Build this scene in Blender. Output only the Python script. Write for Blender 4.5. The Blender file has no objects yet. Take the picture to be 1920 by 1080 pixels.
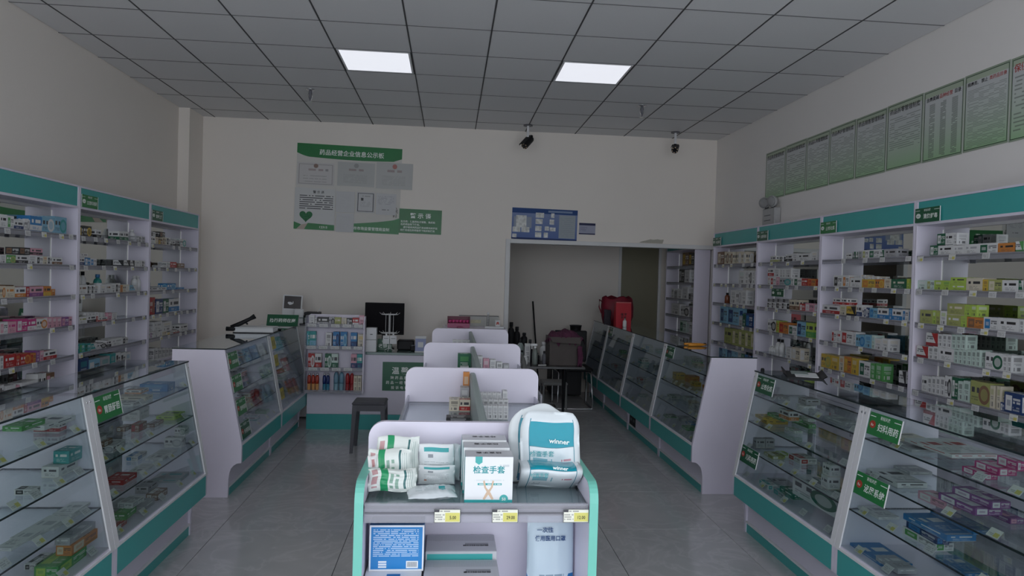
import bpy, math, random
from mathutils import Vector, Matrix
random.seed(7)
S = bpy.context.scene
C = S.collection

# ------------------------------------------------------------------ camera
PITCH, YAW, ROLL, FPX = -0.0150, 0.0872, -0.0288, 1321.42
cp, sp, cy, sy = math.cos(PITCH), math.sin(PITCH), math.cos(YAW), math.sin(YAW)
fw = Vector((sy*cp, cy*cp, sp)); rt = Vector((cy, -sy, 0)); dn = fw.cross(rt)
cr, sr = math.cos(ROLL), math.sin(ROLL)
r2 = cr*rt + sr*dn; d2 = -sr*rt + cr*dn
cam = bpy.data.cameras.new('camera'); co = bpy.data.objects.new('camera', cam); C.objects.link(co)
cam.lens = FPX/1920*36; cam.sensor_width = 36; cam.clip_start = 0.05
co.matrix_world = Matrix(((r2.x, -d2.x, -fw.x, 0), (r2.y, -d2.y, -fw.y, 0), (r2.z, -d2.z, -fw.z, 1.61), (0, 0, 0, 1)))
S.camera = co
# ------------------------------------------------------------------ light
w = bpy.data.worlds.new('overcast_sky'); S.world = w; w.use_nodes = True
w.node_tree.nodes['Background'].inputs[0].default_value = (0.86, 0.92, 1.0, 1)
w.node_tree.nodes['Background'].inputs[1].default_value = 1.88
def area(name, loc, rot, sx, sy_, power, col):
    l = bpy.data.lights.new(name, 'AREA'); l.shape = 'RECTANGLE'; l.size = sx; l.size_y = sy_
    l.energy = power; l.color = col
    o = bpy.data.objects.new(name, l); o.location = loc; o.rotation_euler = rot; C.objects.link(o); return o
DAY = area('daylight_through_shopfront', (0.1, -0.75, 1.75), (math.radians(88), 0, 0), 5.6, 3.0, 19, (0.90, 0.93, 1.0))
LAMP = 0.85
S.cycles.transparent_max_bounces = 32
S.cycles.max_bounces = 8
S.cycles.diffuse_bounces = 5
S.view_settings.view_transform = 'Standard'; S.view_settings.look = 'None'
S.view_settings.gamma = 1; S.view_settings.use_curve_mapping = False
S.view_settings.exposure = -0.10

# ------------------------------------------------------------------ helpers
def add(name, me, m=None, parent=None):
    o = bpy.data.objects.new(name, me); C.objects.link(o)
    if m is not None and not me.materials:
        for k in (m if isinstance(m, (list, tuple)) else [m]): me.materials.append(k)
    if parent is not None: o.parent = parent
    return o
def tag(o, label, cat, group=None):
    o['label'] = label; o['category'] = cat
    if group: o['group'] = group
    return o
def struct(o): o['kind'] = 'structure'; return o
def thing(name, label, cat, loc=(0, 0, 0), rz=0, group=None, mat4=None):
    o = bpy.data.objects.new(name, None); C.objects.link(o); o.empty_display_size = 0.05
    if mat4 is not None: o.matrix_world = mat4
    else: o.location = loc; o.rotation_euler = (0, 0, rz)
    return tag(o, label, cat, group)
class MB:
    """collects shapes, gives one mesh"""
    def __init__(s): s.v = []; s.f = []; s.m = []; s.uv = None
    def put(s, vs, fs, mi=0):
        n = len(s.v); s.v += [tuple(p) for p in vs]; s.f += [tuple(i+n for i in f) for f in fs]; s.m += [mi]*len(fs)
        return s
    def box(s, x0, x1, y0, y1, z0, z1, mi=0, b=0.0):
        if b <= 0:
            vs = [(x, y, z) for x in (x0, x1) for y in (y0, y1) for z in (z0, z1)]
            return s.put(vs, [(0, 1, 3, 2), (4, 6, 7, 5), (0, 4, 5, 1), (2, 3, 7, 6), (0, 2, 6, 4), (1, 5, 7, 3)], mi)
        b = min(b, (x1-x0)*.49, (y1-y0)*.49, (z1-z0)*.49)
        rings = []
        for z, i in ((z0, b), (z0+b, 0), (z1-b, 0), (z1, b)):
            X0, X1, Y0, Y1 = x0+i, x1-i, y0+i, y1-i
            k = b if i == 0 else b*.4
            rings.append([(X0+k, Y0, z), (X1-k, Y0, z), (X1, Y0+k, z), (X1, Y1-k, z), (X1-k, Y1, z), (X0+k, Y1, z), (X0, Y1-k, z), (X0, Y0+k, z)])
        return s.loft(rings, mi)
    def loft(s, rings, mi=0, cap=True, closed=True):
        n = len(rings[0]); vs = [p for r in rings for p in r]; fs = []
        for k in range(len(rings)-1):
            for i in range(n if closed else n-1):
                j = (i+1) % n; fs.append((k*n+i, k*n+j, (k+1)*n+j, (k+1)*n+i))
        if cap: fs += [tuple(range(n-1, -1, -1)), tuple(range((len(rings)-1)*n, len(rings)*n))]
        return s.put(vs, fs, mi)
    def prism(s, poly, axis, a, b, mi=0):
        """poly of 2-tuples in the two other axes, pushed from a to b along axis"""
        def P(p, t): return {'x': (t, p[0], p[1]), 'y': (p[0], t, p[1]), 'z': (p[0], p[1], t)}[axis]
        return s.loft([[P(p, a) for p in poly], [P(p, b) for p in poly]], mi)
    def lathe(s, c, prof, n=16, mi=0, axis='z', cap=True):
        rings = []
        for r, h in prof:
            ring = []
            for i in range(n):
                t = 2*math.pi*i/n; a, b = r*math.cos(t), r*math.sin(t)
                ring.append({'z': (c[0]+a, c[1]+b, c[2]+h), 'y': (c[0]+a, c[1]+h, c[2]+b), 'x': (c[0]+h, c[1]+a, c[2]+b)}[axis])
            rings.append(ring)
        return s.loft(rings, mi, cap)
    def tube(s, pts, r, n=8, mi=0):
        pts = [Vector(p) for p in pts]; rings = []
        rr = r if isinstance(r, (list, tuple)) else [r]*len(pts)
        for k, p in enumerate(pts):
            d = (pts[min(k+1, len(pts)-1)]-pts[max(k-1, 0)]).normalized()
            a = d.cross(Vector((0, 0, 1)) if abs(d.z) < .9 else Vector((1, 0, 0))).normalized(); b = d.cross(a)
            rings.append([tuple(p+rr[k]*(a*math.cos(2*math.pi*i/n)+b*math.sin(2*math.pi*i/n))) for i in range(n)])
        return s.loft(rings, mi)
    def mesh(s, name, smooth=False):
        me = bpy.data.meshes.new(name); me.from_pydata(s.v, [], s.f)
        if any(s.m): me.polygons.foreach_set('material_index', s.m)
        if smooth: me.polygons.foreach_set('use_smooth', [True]*len(s.f))
        me.update(); return me
    def obj(s, name, m, parent=None, smooth=False):
        me = s.mesh(name, smooth)
        import bmesh
        bm = bmesh.new(); bm.from_mesh(me); bmesh.ops.recalc_face_normals(bm, faces=bm.faces); bm.to_mesh(me); bm.free()
        return add(name, me, m, parent)
def B(name, m, parent, *b, bev=0):
    return MB().box(*b, b=bev).obj(name, m, parent)
def frame(o, r, u):
    r = Vector(r).normalized(); u = Vector(u).normalized(); n = r.cross(u).normalized(); u = n.cross(r)
    return Matrix(((r.x, u.x, n.x, o[0]), (r.y, u.y, n.y, o[1]), (r.z, u.z, n.z, o[2]), (0, 0, 0, 1)))

# ------------------------------------------------------------------ materials
class NB:
    def __init__(s, m): s.t = m.node_tree; s.n = s.t.nodes; s.l = s.t.links
    def new(s, k): return s.n.new(k)
    def set(s, sock, v):
        if isinstance(v, bpy.types.NodeSocket): s.l.new(v, sock)
        else: sock.default_value = v
    def m(s, op, a, b=None, c=None):
        n = s.new('ShaderNodeMath'); n.operation = op; s.set(n.inputs[0], a)
        if b is not None: s.set(n.inputs[1], b)
        if c is not None: s.set(n.inputs[2], c)
        return n.outputs[0]
    def gt(s, a, b): return s.m('GREATER_THAN', a, b)
    def mul(s, *k):
        r = k[0]
        for x in k[1:]: r = s.m('MULTIPLY', r, x)
        return r
    def band(s, x, a, b): return s.mul(s.gt(x, a), s.gt(b, x))
    def rect(s, u, v, a, b, c, d): return s.mul(s.band(u, a, b), s.band(v, c, d))
    def mix(s, f, a, b):
        n = s.new('ShaderNodeMix'); n.data_type = 'RGBA'; s.set(n.inputs[0], f); s.set(n.inputs[6], a); s.set(n.inputs[7], b); return n.outputs[2]
    def uv(s):
        t = s.new('ShaderNodeUVMap'); x = s.new('ShaderNodeSeparateXYZ'); s.l.new(t.outputs[0], x.inputs[0]); return x.outputs[0], x.outputs[1]
    def text(s, u, v, a, b, c, d, rows, freq, fill=.62, dens=.3):
        vv = s.mul(s.m('SUBTRACT', v, c), rows/(d-c)); fr = s.m('FRACT', vv)
        w_ = s.new('ShaderNodeTexWhiteNoise'); w_.noise_dimensions = '2D'
        cb = s.new('ShaderNodeCombineXYZ'); s.l.new(s.m('FLOOR', s.mul(u, freq)), cb.inputs[0]); s.l.new(s.m('FLOOR', vv), cb.inputs[1]); s.l.new(cb.outputs[0], w_.inputs['Vector'])
        return s.mul(s.rect(u, v, a, b, c, d), s.gt(fill, fr), s.gt(w_.outputs[0], dens))
def newmat(name):
    m = bpy.data.materials.new(name); m.use_nodes = True
    return m, NB(m), m.node_tree.nodes['Principled BSDF']
def rgba(c): return (c[0], c[1], c[2], 1)
def mat(name, col, rough=.5, metal=0.0, spec=.5, var=.06, scale=25, bump=0.0, bscale=200, coat=0):
    m, b, p = newmat(name)
    p.inputs['Roughness'].default_value = rough; p.inputs['Metallic'].default_value = metal
    p.inputs['Specular IOR Level'].default_value = spec
    if coat: p.inputs['Coat Weight'].default_value = coat
    tc = b.new('ShaderNodeTexCoord'); nz = b.new('ShaderNodeTexNoise'); nz.inputs['Scale'].default_value = scale; nz.inputs['Detail'].default_value = 3
    b.l.new(tc.outputs['Object'], nz.inputs['Vector'])
    k = b.mix(nz.outputs[0], rgba([x*(1-var) for x in col]), rgba([min(1, x*(1+var)) for x in col]))
    b.l.new(k, p.inputs['Base Color'])
    if bump:
        n2 = b.new('ShaderNodeTexNoise'); n2.inputs['Scale'].default_value = bscale; b.l.new(tc.outputs['Object'], n2.inputs['Vector'])
        bp = b.new('ShaderNodeBump'); bp.inputs['Strength'].default_value = bump; bp.inputs['Distance'].default_value = .01
        b.l.new(n2.outputs[0], bp.inputs['Height']); b.l.new(bp.outputs[0], p.inputs['Normal'])
    return m
def glassmat(name, tint=(.93, .965, .955), refl=.95, rough=.015):
    m, b, p = newmat(name); b.n.remove(p)
    tr = b.new('ShaderNodeBsdfTransparent'); tr.inputs[0].default_value = rgba(tint)
    gl = b.new('ShaderNodeBsdfGlossy'); gl.inputs['Roughness'].default_value = rough; gl.inputs[0].default_value = (.95, .98, 1, 1)
    lw = b.new('ShaderNodeLayerWeight'); lw.inputs[0].default_value = .5
    f = b.m('MULTIPLY_ADD', b.m('POWER', lw.outputs['Facing'], 5.0), refl, .035)
    mx = b.new('ShaderNodeMixShader'); b.l.new(f, mx.inputs[0]); b.l.new(tr.outputs[0], mx.inputs[1]); b.l.new(gl.outputs[0], mx.inputs[2])
    b.l.new(mx.outputs[0], b.n['Material Output'].inputs[0]); return m
M_WALL = mat('wall_paint', (.83, .775, .715), .85, var=.03, scale=1.3, bump=.05, bscale=90)
M_WALLR = mat('wall_paint_side', (.82, .79, .765), .85, var=.03, scale=1.3, bump=.05, bscale=90)
M_LAM = mat('white_laminate', (.76, .72, .83), .38, var=.03, scale=6)
M_LAMB = mat('white_board', (.70, .70, .70), .5, var=.02)
M_TEAL = mat('teal_laminate', (.055, .40, .385), .35, var=.04, scale=5)
M_MINT = mat('mint_edge_band', (.17, .55, .45), .35, var=.03)
M_GREY = mat('grey_plastic', (.13, .13, .15), .45, var=.05)
M_GREYG = mat('grey_green_board', (.30, .36, .35), .45, var=.04)
M_ALU = mat('white_aluminium', (.78, .78, .80), .3, var=.02)
M_CHROME = mat('chrome', (.75, .75, .77), .18, metal=1, var=.02)
M_BLACK = mat('black_plastic', (.010, .010, .012), .5, spec=.3, var=.1)
M_DARK = mat('dark_rubber', (.03, .03, .035), .6, var=.1)
M_JOINT = mat('dark_joint', (.035, .035, .037), .8)
M_PAPER = mat('white_paper', (.74, .75, .76), .7, var=.02)
M_WHITEP = mat('white_plastic', (.80, .80, .80), .35, var=.02)
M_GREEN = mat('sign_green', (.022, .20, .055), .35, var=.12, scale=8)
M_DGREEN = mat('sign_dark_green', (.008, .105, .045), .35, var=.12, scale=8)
M_WTXT = mat('white_lettering', (.85, .9, .86), .5, var=.01)
M_KTXT = mat('black_lettering', (.02, .02, .022), .6, var=.01)
M_RTXT = mat('red_lettering', (.42, .05, .04), .6, var=.01)
M_TTXT = mat('teal_lettering', (.01, .30, .32), .6, var=.01)
M_BTXT = mat('blue_lettering', (.02, .14, .42), .6, var=.01)
M_RED = mat('badge_red', (.45, .05, .03), .4)
M_GLASS = glassmat('clear_glass', (.90, .94, .935))
M_GLASS2 = glassmat('front_pane_glass', (.83, .875, .87))
M_TOPG = glassmat('counter_top_glass', (.72, .76, .75), refl=1.25)
M_GEDGE = mat('glass_edge_dark', (.012, .022, .024), .25)
M_STRIP = glassmat('clear_label_strip', (.80, .80, .83), refl=.6, rough=.15)
_b = NB(M_STRIP); _o = _b.n['Material Output']; _s = _o.inputs[0].links[0].from_socket
_d = _b.new('ShaderNodeBsdfDiffuse'); _d.inputs[0].default_value = (.62, .61, .66, 1); _x = _b.new('ShaderNodeMixShader'); _x.inputs[0].default_value = .30
_b.l.new(_s, _x.inputs[1]); _b.l.new(_d.outputs[0], _x.inputs[2]); _b.l.new(_x.outputs[0], _o.inputs[0])
M_TRAY = mat('frosted_shelf_tray', (.50, .51, .55), .22, var=.05)
M_CORNER, _b, _p = newmat('corner_strip_glow'); _p.inputs['Base Color'].default_value = (.85, .85, .86, 1); _p.inputs['Emission Color'].default_value = (.95, .96, 1, 1); _p.inputs['Emission Strength'].default_value = .12  # weak emission added so the thin corner strips show as bright lines
M_MIRROR = mat('mirror_silver', (.60, .62, .60), .012, metal=1, var=.0)
M_BROWN = mat('kraft_cardboard', (.10, .085, .08), .8, var=.1)

# floor: polished grey stone tile with soft veins
M_FLOOR, b, p = newmat('polished_grey_tile')
geo = b.new('ShaderNodeNewGeometry'); oi = b.new('ShaderNodeObjectInfo')
ad = b.new('ShaderNodeVectorMath'); ad.operation = 'MULTIPLY_ADD'; cb = b.new('ShaderNodeCombineXYZ')
b.l.new(b.mul(oi.outputs['Random'], 40.0), cb.inputs[2]); b.l.new(geo.outputs['Position'], ad.inputs[0]); ad.inputs[1].default_value = (1, 1, 1); b.l.new(cb.outputs[0], ad.inputs[2])
n1 = b.new('ShaderNodeTexNoise'); n1.inputs['Scale'].default_value = 1.6; n1.inputs['Detail'].default_value = 8; n1.inputs['Distortion'].default_value = 1.6; b.l.new(ad.outputs[0], n1.inputs['Vector'])
n2 = b.new('ShaderNodeTexNoise'); n2.inputs['Scale'].default_value = 2.2; n2.inputs['Detail'].default_value = 5; n2.inputs['Distortion'].default_value = 2.5; b.l.new(ad.outputs[0], n2.inputs['Vector'])
vein = b.m('POWER', b.m('SUBTRACT', 1.0, b.m('MULTIPLY', b.m('ABSOLUTE', b.m('SUBTRACT', n2.outputs[0], .5)), 9.0)), 3.0)
vein.node.use_clamp = True
basec = b.mix(n1.outputs[0], (.44, .44, .45, 1), (.60, .595, .60, 1))
b.l.new(b.mix(b.mul(vein, .35), basec, (.74, .73, .74, 1)), p.inputs['Base Color'])
p.inputs['Roughness'].default_value = .13; p.inputs['Specular IOR Level'].default_value = .55

# ceiling tile
M_CEIL, b, p = newmat('ceiling_tile_board')
oi = b.new('ShaderNodeObjectInfo'); tc = b.new('ShaderNodeTexCoord'); nz = b.new('ShaderNodeTexNoise'); nz.inputs['Scale'].default_value = 120; b.l.new(tc.outputs['Object'], nz.inputs['Vector'])
k = b.mix(b.m('MULTIPLY_ADD', oi.outputs['Random'], .6, b.mul(nz.outputs[0], .4)), (.70, .70, .705, 1), (.77, .77, .775, 1))
b.l.new(k, p.inputs['Base Color']); p.inputs['Roughness'].default_value = .8
bp = b.new('ShaderNodeBump'); bp.inputs['Strength'].default_value = .15; bp.inputs['Distance'].default_value = .004; b.l.new(nz.outputs[0], bp.inputs['Height']); b.l.new(bp.outputs[0], p.inputs['Normal'])
# lamp diffuser
M_LAMP, b, p = newmat('led_diffuser')
p.inputs['Base Color'].default_value = (.8, .8, .8, 1); p.inputs['Emission Color'].default_value = (.90, .92, 1.0, 1); p.inputs['Emission Strength'].default_value = LAMP

PAL = dict(W=(.70, .70, .70), C=(.66, .60, .48), Y=(.62, .42, .06), O=(.58, .22, .05), R=(.42, .03, .03), P=(.66, .34, .42), M=(.50, .04, .20),
           U=(.24, .08, .26), B=(.03, .20, .46), N=(.02, .05, .16), S=(.22, .45, .60), T=(.04, .32, .32), G=(.10, .34, .10), D=(.015, .12, .06),
           L=(.42, .58, .10), V=(.38, .40, .14), K=(.025, .025, .028), E=(.42, .42, .44), H=(.22, .12, .07), A=(.56, .68, .62))
CNAME = dict(W='white', C='cream', Y='yellow', O='orange', R='red', P='pink', M='magenta', U='purple', B='blue', N='navy', S='sky blue', T='teal', G='green',
             D='dark green', L='lime green', V='olive', K='black', E='grey', H='brown', A='pale mint')
_cm = {}
def cartonmat(code):
    if code in _cm: return _cm[code]
    st, c1, c2 = code[0], PAL[code[1]], PAL[code[2] if len(code) > 2 else 'W']
    m, b, p = newmat('carton_print_'+CNAME[code[1]].replace(' ', '_')+'_'+CNAME[code[2]].replace(' ', '_')+'_'+dict(n='plain', t='title', p='patch', b='band', d='slant', s='disc')[st])
    u, v = b.uv(); a1, a2 = rgba(c1), rgba(c2)
    dark = sum(c1) < .75
    ink = (.75, .75, .73, 1) if dark else (.06, .06, .07, 1)
    col = a1
    if st == 'n':
        col = b.mix(b.rect(u, v, .18, .82, .62, .86), col, b.mix(.55, a1, a2))
        col = b.mix(b.mul(b.text(u, v, .2, .8, .12, .34, 1, 22, .9, .45), .75), col, ink)
        col = b.mix(b.mul(b.text(u, v, .2, .8, .42, .58, 2, 9), .5), col, ink)
    elif st == 't':
        col = b.mix(b.text(u, v, .14, .86, .56, .78, 1, 7, .85, .12), col, a2 if sum(abs(i-j) for i, j in zip(c1, c2)) > .5 else ink)
        col = b.mix(b.mul(b.text(u, v, .2, .8, .18, .44, 3, 16), .45), col, ink)
        col = b.mix(b.gt(.07, v), col, b.mix(.6, a1, a2))
    elif st == 'p':
        col = b.mix(b.rect(u, v, .08, .46, .14, .86), col, a2)
        col = b.mix(b.mul(b.text(u, v, .52, .94, .5, .8, 2, 11, .7, .2), .8), col, ink)
        col = b.mix(b.mul(b.text(u, v, .52, .9, .16, .4, 2, 18), .45), col, ink)
        col = b.mix(b.mul(b.rect(u, v, .16, .38, .36, .64), .5), col, a1)
    elif st == 'b':
        col = b.mix(b.band(v, .08, .42), col, a2)
        col = b.mix(b.text(u, v, .12, .88, .56, .82, 1, 7, .85, .12), col, ink)
        col = b.mix(b.mul(b.text(u, v, .2, .7, .16, .34, 2, 14), .6), col, a1)
    elif st == 'd':
        col = b.mix(b.gt(b.m('ADD', u, b.mul(v, .5)), .95), col, a2)
        col = b.mix(b.gt(.25, v), col, b.mix(.65, (.03, .03, .05, 1), a2))
        col = b.mix(b.mul(b.text(u, v, .08, .6, .5, .8, 2, 10, .7, .2), .8), col, ink)
    else:
        d = b.m('ADD', b.m('POWER', b.m('SUBTRACT', u, .72), 2.0), b.mul(b.m('POWER', b.m('SUBTRACT', v, .48), 2.0), .55))
        col = b.mix(b.gt(.085, d), col, a2); col = b.mix(b.mul(b.gt(.035, d), .6), col, a1)
        col = b.mix(b.text(u, v, .06, .46, .52, .78, 1, 9, .85, .12), col, ink)
        col = b.mix(b.mul(b.text(u, v, .06, .42, .2, .4, 2, 16), .5), col, ink)
    b.set(p.inputs['Base Color'], col); p.inputs['Roughness'].default_value = .42
    _cm[code] = m; return m
_cmesh = {}
def cartonmesh(code):
    """unit carton, base at z 0, tucked flap line on the ends, uv on every side"""
    if code in _cmesh: return _cmesh[code]
    me = bpy.data.meshes.new('carton')
    e = .012
    rings = []
    for z, i in ((0, e), (e, 0), (1-e, 0), (1, e)):
        rings.append([(-.5+i, -.5+i, z), (.5-i, -.5+i, z), (.5-i, .5-i, z), (-.5+i, .5-i, z)])
    vs = [p for r in rings for p in r]; fs = []
    for k in range(3):
        for i in range(4):
            j = (i+1) % 4; fs.append((k*4+i, k*4+j, (k+1)*4+j, (k+1)*4+i))
    fs += [(3, 2, 1, 0), (12, 13, 14, 15)]
    me.from_pydata(vs, [], fs); uv = me.uv_layers.new(name='UVMap')
    for pl in me.polygons:
        n = pl.normal; up = Vector((0, 0, 1)) if abs(n.z) < .7 else Vector((0, 1, 0)); r = up.cross(n).normalized(); u2 = up if abs(n.z) < .7 else n.cross(r)
        for li in pl.loop_indices:
            q = vs[me.loops[li].vertex_index]; c = Vector((q[0], q[1], q[2]-.5)); uv.data[li].uv = (c.dot(r)+.5, c.dot(u2)+.5)
    me.materials.append(cartonmat(code)); _cmesh[code] = me; return me
def carton(code, x, y, z, dx, dy, h, label, cat='medicine box', name='medicine_carton', group=None, rz=0.0, mesh=None):
    o = bpy.data.objects.new(name, mesh or cartonmesh(code)); C.objects.link(o)
    o.location = (x, y, z); o.scale = (dx, dy, h); o.rotation_euler = (0, 0, rz)
    return tag(o, label, cat, group)

# lettering -------------------------------------------------------------
_gl = {}
def glyphs(s, bold):
    if (s, bold) in _gl: return _gl[(s, bold)]
    cu = bpy.data.curves.new('t', 'FONT'); cu.body = s; cu.size = 1; cu.resolution_u = 2; cu.offset = bold
    o = bpy.data.objects.new('t', cu); C.objects.link(o)
    bpy.context.view_layer.update()
    dg = bpy.context.evaluated_depsgraph_get(); me = o.evaluated_get(dg).to_mesh()
    r = ([tuple(v.co) for v in me.vertices], [tuple(p.vertices) for p in me.polygons])
    o.evaluated_get(dg).to_mesh_clear(); bpy.data.objects.remove(o); bpy.data.curves.remove(cu)
    _gl[(s, bold)] = r; return r
def letters(name, items, m, parent, z=.0012, mat4=None):
    """items: (text, x, y, height, align[, squeeze]) in the parent's own plane"""
    mb = MB()
    for it in items:
        s, x, y, h, al = it[:5]; sq = it[5] if len(it) > 5 else 1; bold = it[6] if len(it) > 6 else .012
        vs, fs = glyphs(s, bold)
        if not vs: continue
        xs = [p[0] for p in vs]; lo, hi = min(xs), max(xs)
        off = {'l': lo, 'c': (lo+hi)/2, 'r': hi}[al]
        mb.put([(x+(p[0]-off)*h*sq, y+p[1]*h, z) for p in vs], fs)
    o = add(name, mb.mesh(name), m, parent)
    if mat4 is not None: o.matrix_local = mat4
    return o
def printmat(name, fn, rough=.5):
    m, b, p = newmat(name); u, v = b.uv(); b.set(p.inputs['Base Color'], fn(b, u, v)); p.inputs['Roughness'].default_value = rough; p.inputs['Specular IOR Level'].default_value = .5 if rough < .45 else .2; return m
def sheet(name, wd, ht, t, m, parent=None, z0=0.0, x0=0.0, y0=0.0, edge=None):
    """thin board in local xy with uv on its face"""
    me = bpy.data.meshes.new(name)
    vs = [(x0, y0, z0), (x0+wd, y0, z0), (x0+wd, y0+ht, z0), (x0, y0+ht, z0), (x0, y0, z0+t), (x0+wd, y0, z0+t), (x0+wd, y0+ht, z0+t), (x0, y0+ht, z0+t)]
    fs = [(4, 5, 6, 7), (3, 2, 1, 0), (0, 1, 5, 4), (1, 2, 6, 5), (2, 3, 7, 6), (3, 0, 4, 7)]
    me.from_pydata(vs, [], fs); uv = me.uv_layers.new(name='UVMap')
    for li, q in zip(range(4), ((0, 0), (1, 0), (1, 1), (0, 1))): uv.data[li].uv = q
    me.materials.append(m)
    if edge: me.materials.append(edge); me.polygons.foreach_set('material_index', [0, 1, 1, 1, 1, 1])
    o = bpy.data.objects.new(name, me); C.objects.link(o)
    if parent: o.parent = parent
    return o

# ------------------------------------------------------------------ room shell
XL, XR, YB, YR, ZC = -3.0, 3.21, 8.42, 9.95, 3.361
fl = struct(MB().box(XL-.1, XR+.1, -.8, YR+.1, -.12, -.004).obj('floor', M_JOINT))
tiles = {}
xs = [-3.0] + [-2.986+.8*i for i in range(1, 8)] + [XR]
ys = [-.8] + [-.34+.8*i for i in range(0, 13)] + [YR]
for i in range(len(xs)-1):
    for j in range(len(ys)-1):
        a, c = xs[i+1]-xs[i]-.003, ys[j+1]-ys[j]-.003
        key = (round(a, 3), round(c, 3))
        if key not in tiles: tiles[key] = MB().box(0, a, 0, c, -.01, 0, b=.0012).mesh('floor_tile'); tiles[key].materials.append(M_FLOOR)
        o = bpy.data.objects.new('floor_tile', tiles[key]); C.objects.link(o); o.location = (xs[i]+.0015, ys[j]+.0015, 0); o.parent = fl
ce = struct(MB().box(XL-.1, XR+.1, -.8, 8.5, ZC+.012, ZC+.1).obj('ceiling', M_JOINT))
ctile = {}
cx = [XL] + [-2.756+.6*i for i in range(10)] + [XR]
cyy = [-.8] + [-.367+.6*i for i in range(15)] + [YB]
LIGHTS = {(4, 11): 0, (7, 11): 1}
for i in range(len(cx)-1):
    for j in range(len(cyy)-1):
        if (i, j) in LIGHTS: continue
        a, c = cx[i+1]-cx[i]-.009, cyy[j+1]-cyy[j]-.007
        if a < .02 or c < .02: continue
        key = (round(a, 3), round(c, 3))
        if key not in ctile: ctile[key] = MB().box(0, a, 0, c, 0, .014, b=.002).mesh('ceiling_tile'); ctile[key].materials.append(M_CEIL)
        o = bpy.data.objects.new('ceiling_tile', ctile[key]); C.objects.link(o); o.location = (cx[i]+.0045, cyy[j]+.0035, ZC-.001); o.parent = ce
M_BAR = mat('grid_bar_dark', (.075, .075, .078), .7); M_BAR2 = mat('grid_bar_grey', (.17, .17, .175), .7)
for x in cx[1:-1]: B('grid_bar', M_BAR, ce, x-.0048, x+.0048, -.8, YB, ZC-.0035, ZC+.010)
for y in cyy[1:-1]: B('grid_bar', M_BAR2, ce, XL, XR, y-.0048, y+.0048, ZC-.0030, ZC+.008)
for (i, j), k in LIGHTS.items():
    x0, x1, y0, y1 = cx[i]+.012, cx[i+1]-.012, cyy[j]+.012, cyy[j+1]-.012
    t = thing('ceiling_light', ['square lit ceiling panel above the gap before the tall notice board', 'square lit ceiling panel on the side of the two cameras'][k], 'ceiling light', ((x0+x1)/2, (y0+y1)/2, ZC))
    a, c = (x1-x0)/2, (y1-y0)/2
    f = MB()
    for q in ((-a, a, -c, -c+.016), (-a, a, c-.016, c), (-a, -a+.016, -c+.016, c-.016), (a-.016, a, -c+.016, c-.016)): f.box(*q, -.004, .012)
    f.obj('frame', M_ALU, t); B('diffuser', M_LAMP, t, -a+.016, a-.016, -c+.016, c-.016, -.001, .010)
struct(MB().box(XL-.1, XL, -.8, YB+.1, -.1, ZC+.1).obj('wall_left', M_WALL))
struct(MB().box(XR, XR+.1, -.8, YR+.1, -.1, ZC+.1).obj('wall_right', M_WALLR))
OX, OZ = .70, 2.02
wb = MB(); wb.box(XL, OX-.055, YB, YB+.1, -.1, ZC+.1)
wb.box(OX-.055, XR, YB, YB+.1, 2.292, ZC+.1); wb.box(OX-.055, XR, YB+.006, YB+.1, 2.288, 2.292); wb.box(OX-.055, XR, YB, YB+.1, OZ+.05, 2.288)
struct(wb.obj('wall_back', M_WALL))
tr_ = struct(MB().box(OX-.055, OX, YB-.022, YB+.12, 0, OZ+.05, b=.003).obj('trim_1', M_LAMB))
struct(MB().box(OX, XR-.004, YB-.022, YB+.12, OZ, OZ+.05, b=.003).obj('trim_2', M_LAMB))
struct(MB().box(XL, -2.884, 8.0, YB, 0, ZC-.002).obj('pillar', M_WALL))
# room behind the opening
struct(MB().box(OX-1.2, 2.40, YR, YR+.1, -.1, 2.75).obj('wall_rear', M_WALL))
struct(MB().box(3.02, XR, YR, YR+.1, -.1, 2.75).obj('wall_rear', M_WALL))
struct(MB().box(2.40, 3.02, YR, YR+.1, 2.2, 2.75).obj('wall_rear', M_WALL))
struct(MB().box(OX-1.3, OX-1.2, YB+.1, YR+.1, -.1, 2.75).obj('wall_rear', M_WALL))
struct(MB().box(OX-1.3, XR+.1, YB+.1, YR+.1, 2.7, 2.8).obj('ceiling', M_CEIL))
M_OLIVE = mat('olive_door_veneer', (.20, .185, .12), .4, var=.1, scale=4)
d = thing('door_1', 'olive brown flush door in the back room', 'door', (2.71, YR, 0)); struct(d); del d['category']; del d['label']
B('door_leaf', M_OLIVE, d, -.27, .27, .01, .05, .005, 2.16)
B('door_frame', M_LAMB, d, -.31, -.272, -.01, .1, 0, 2.2); B('door_frame', M_LAMB, d, .272, .31, -.01, .1, 0, 2.2); B('door_frame', M_LAMB, d, -.272, .272, -.01, .1, 2.162, 2.2)
hd = MB(); hd.tube([(-.21, .01, 1.0), (-.21, -.04, 1.0), (-.10, -.04, 1.0)], .009); hd.obj('door_handle', M_CHROME, d)

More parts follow.
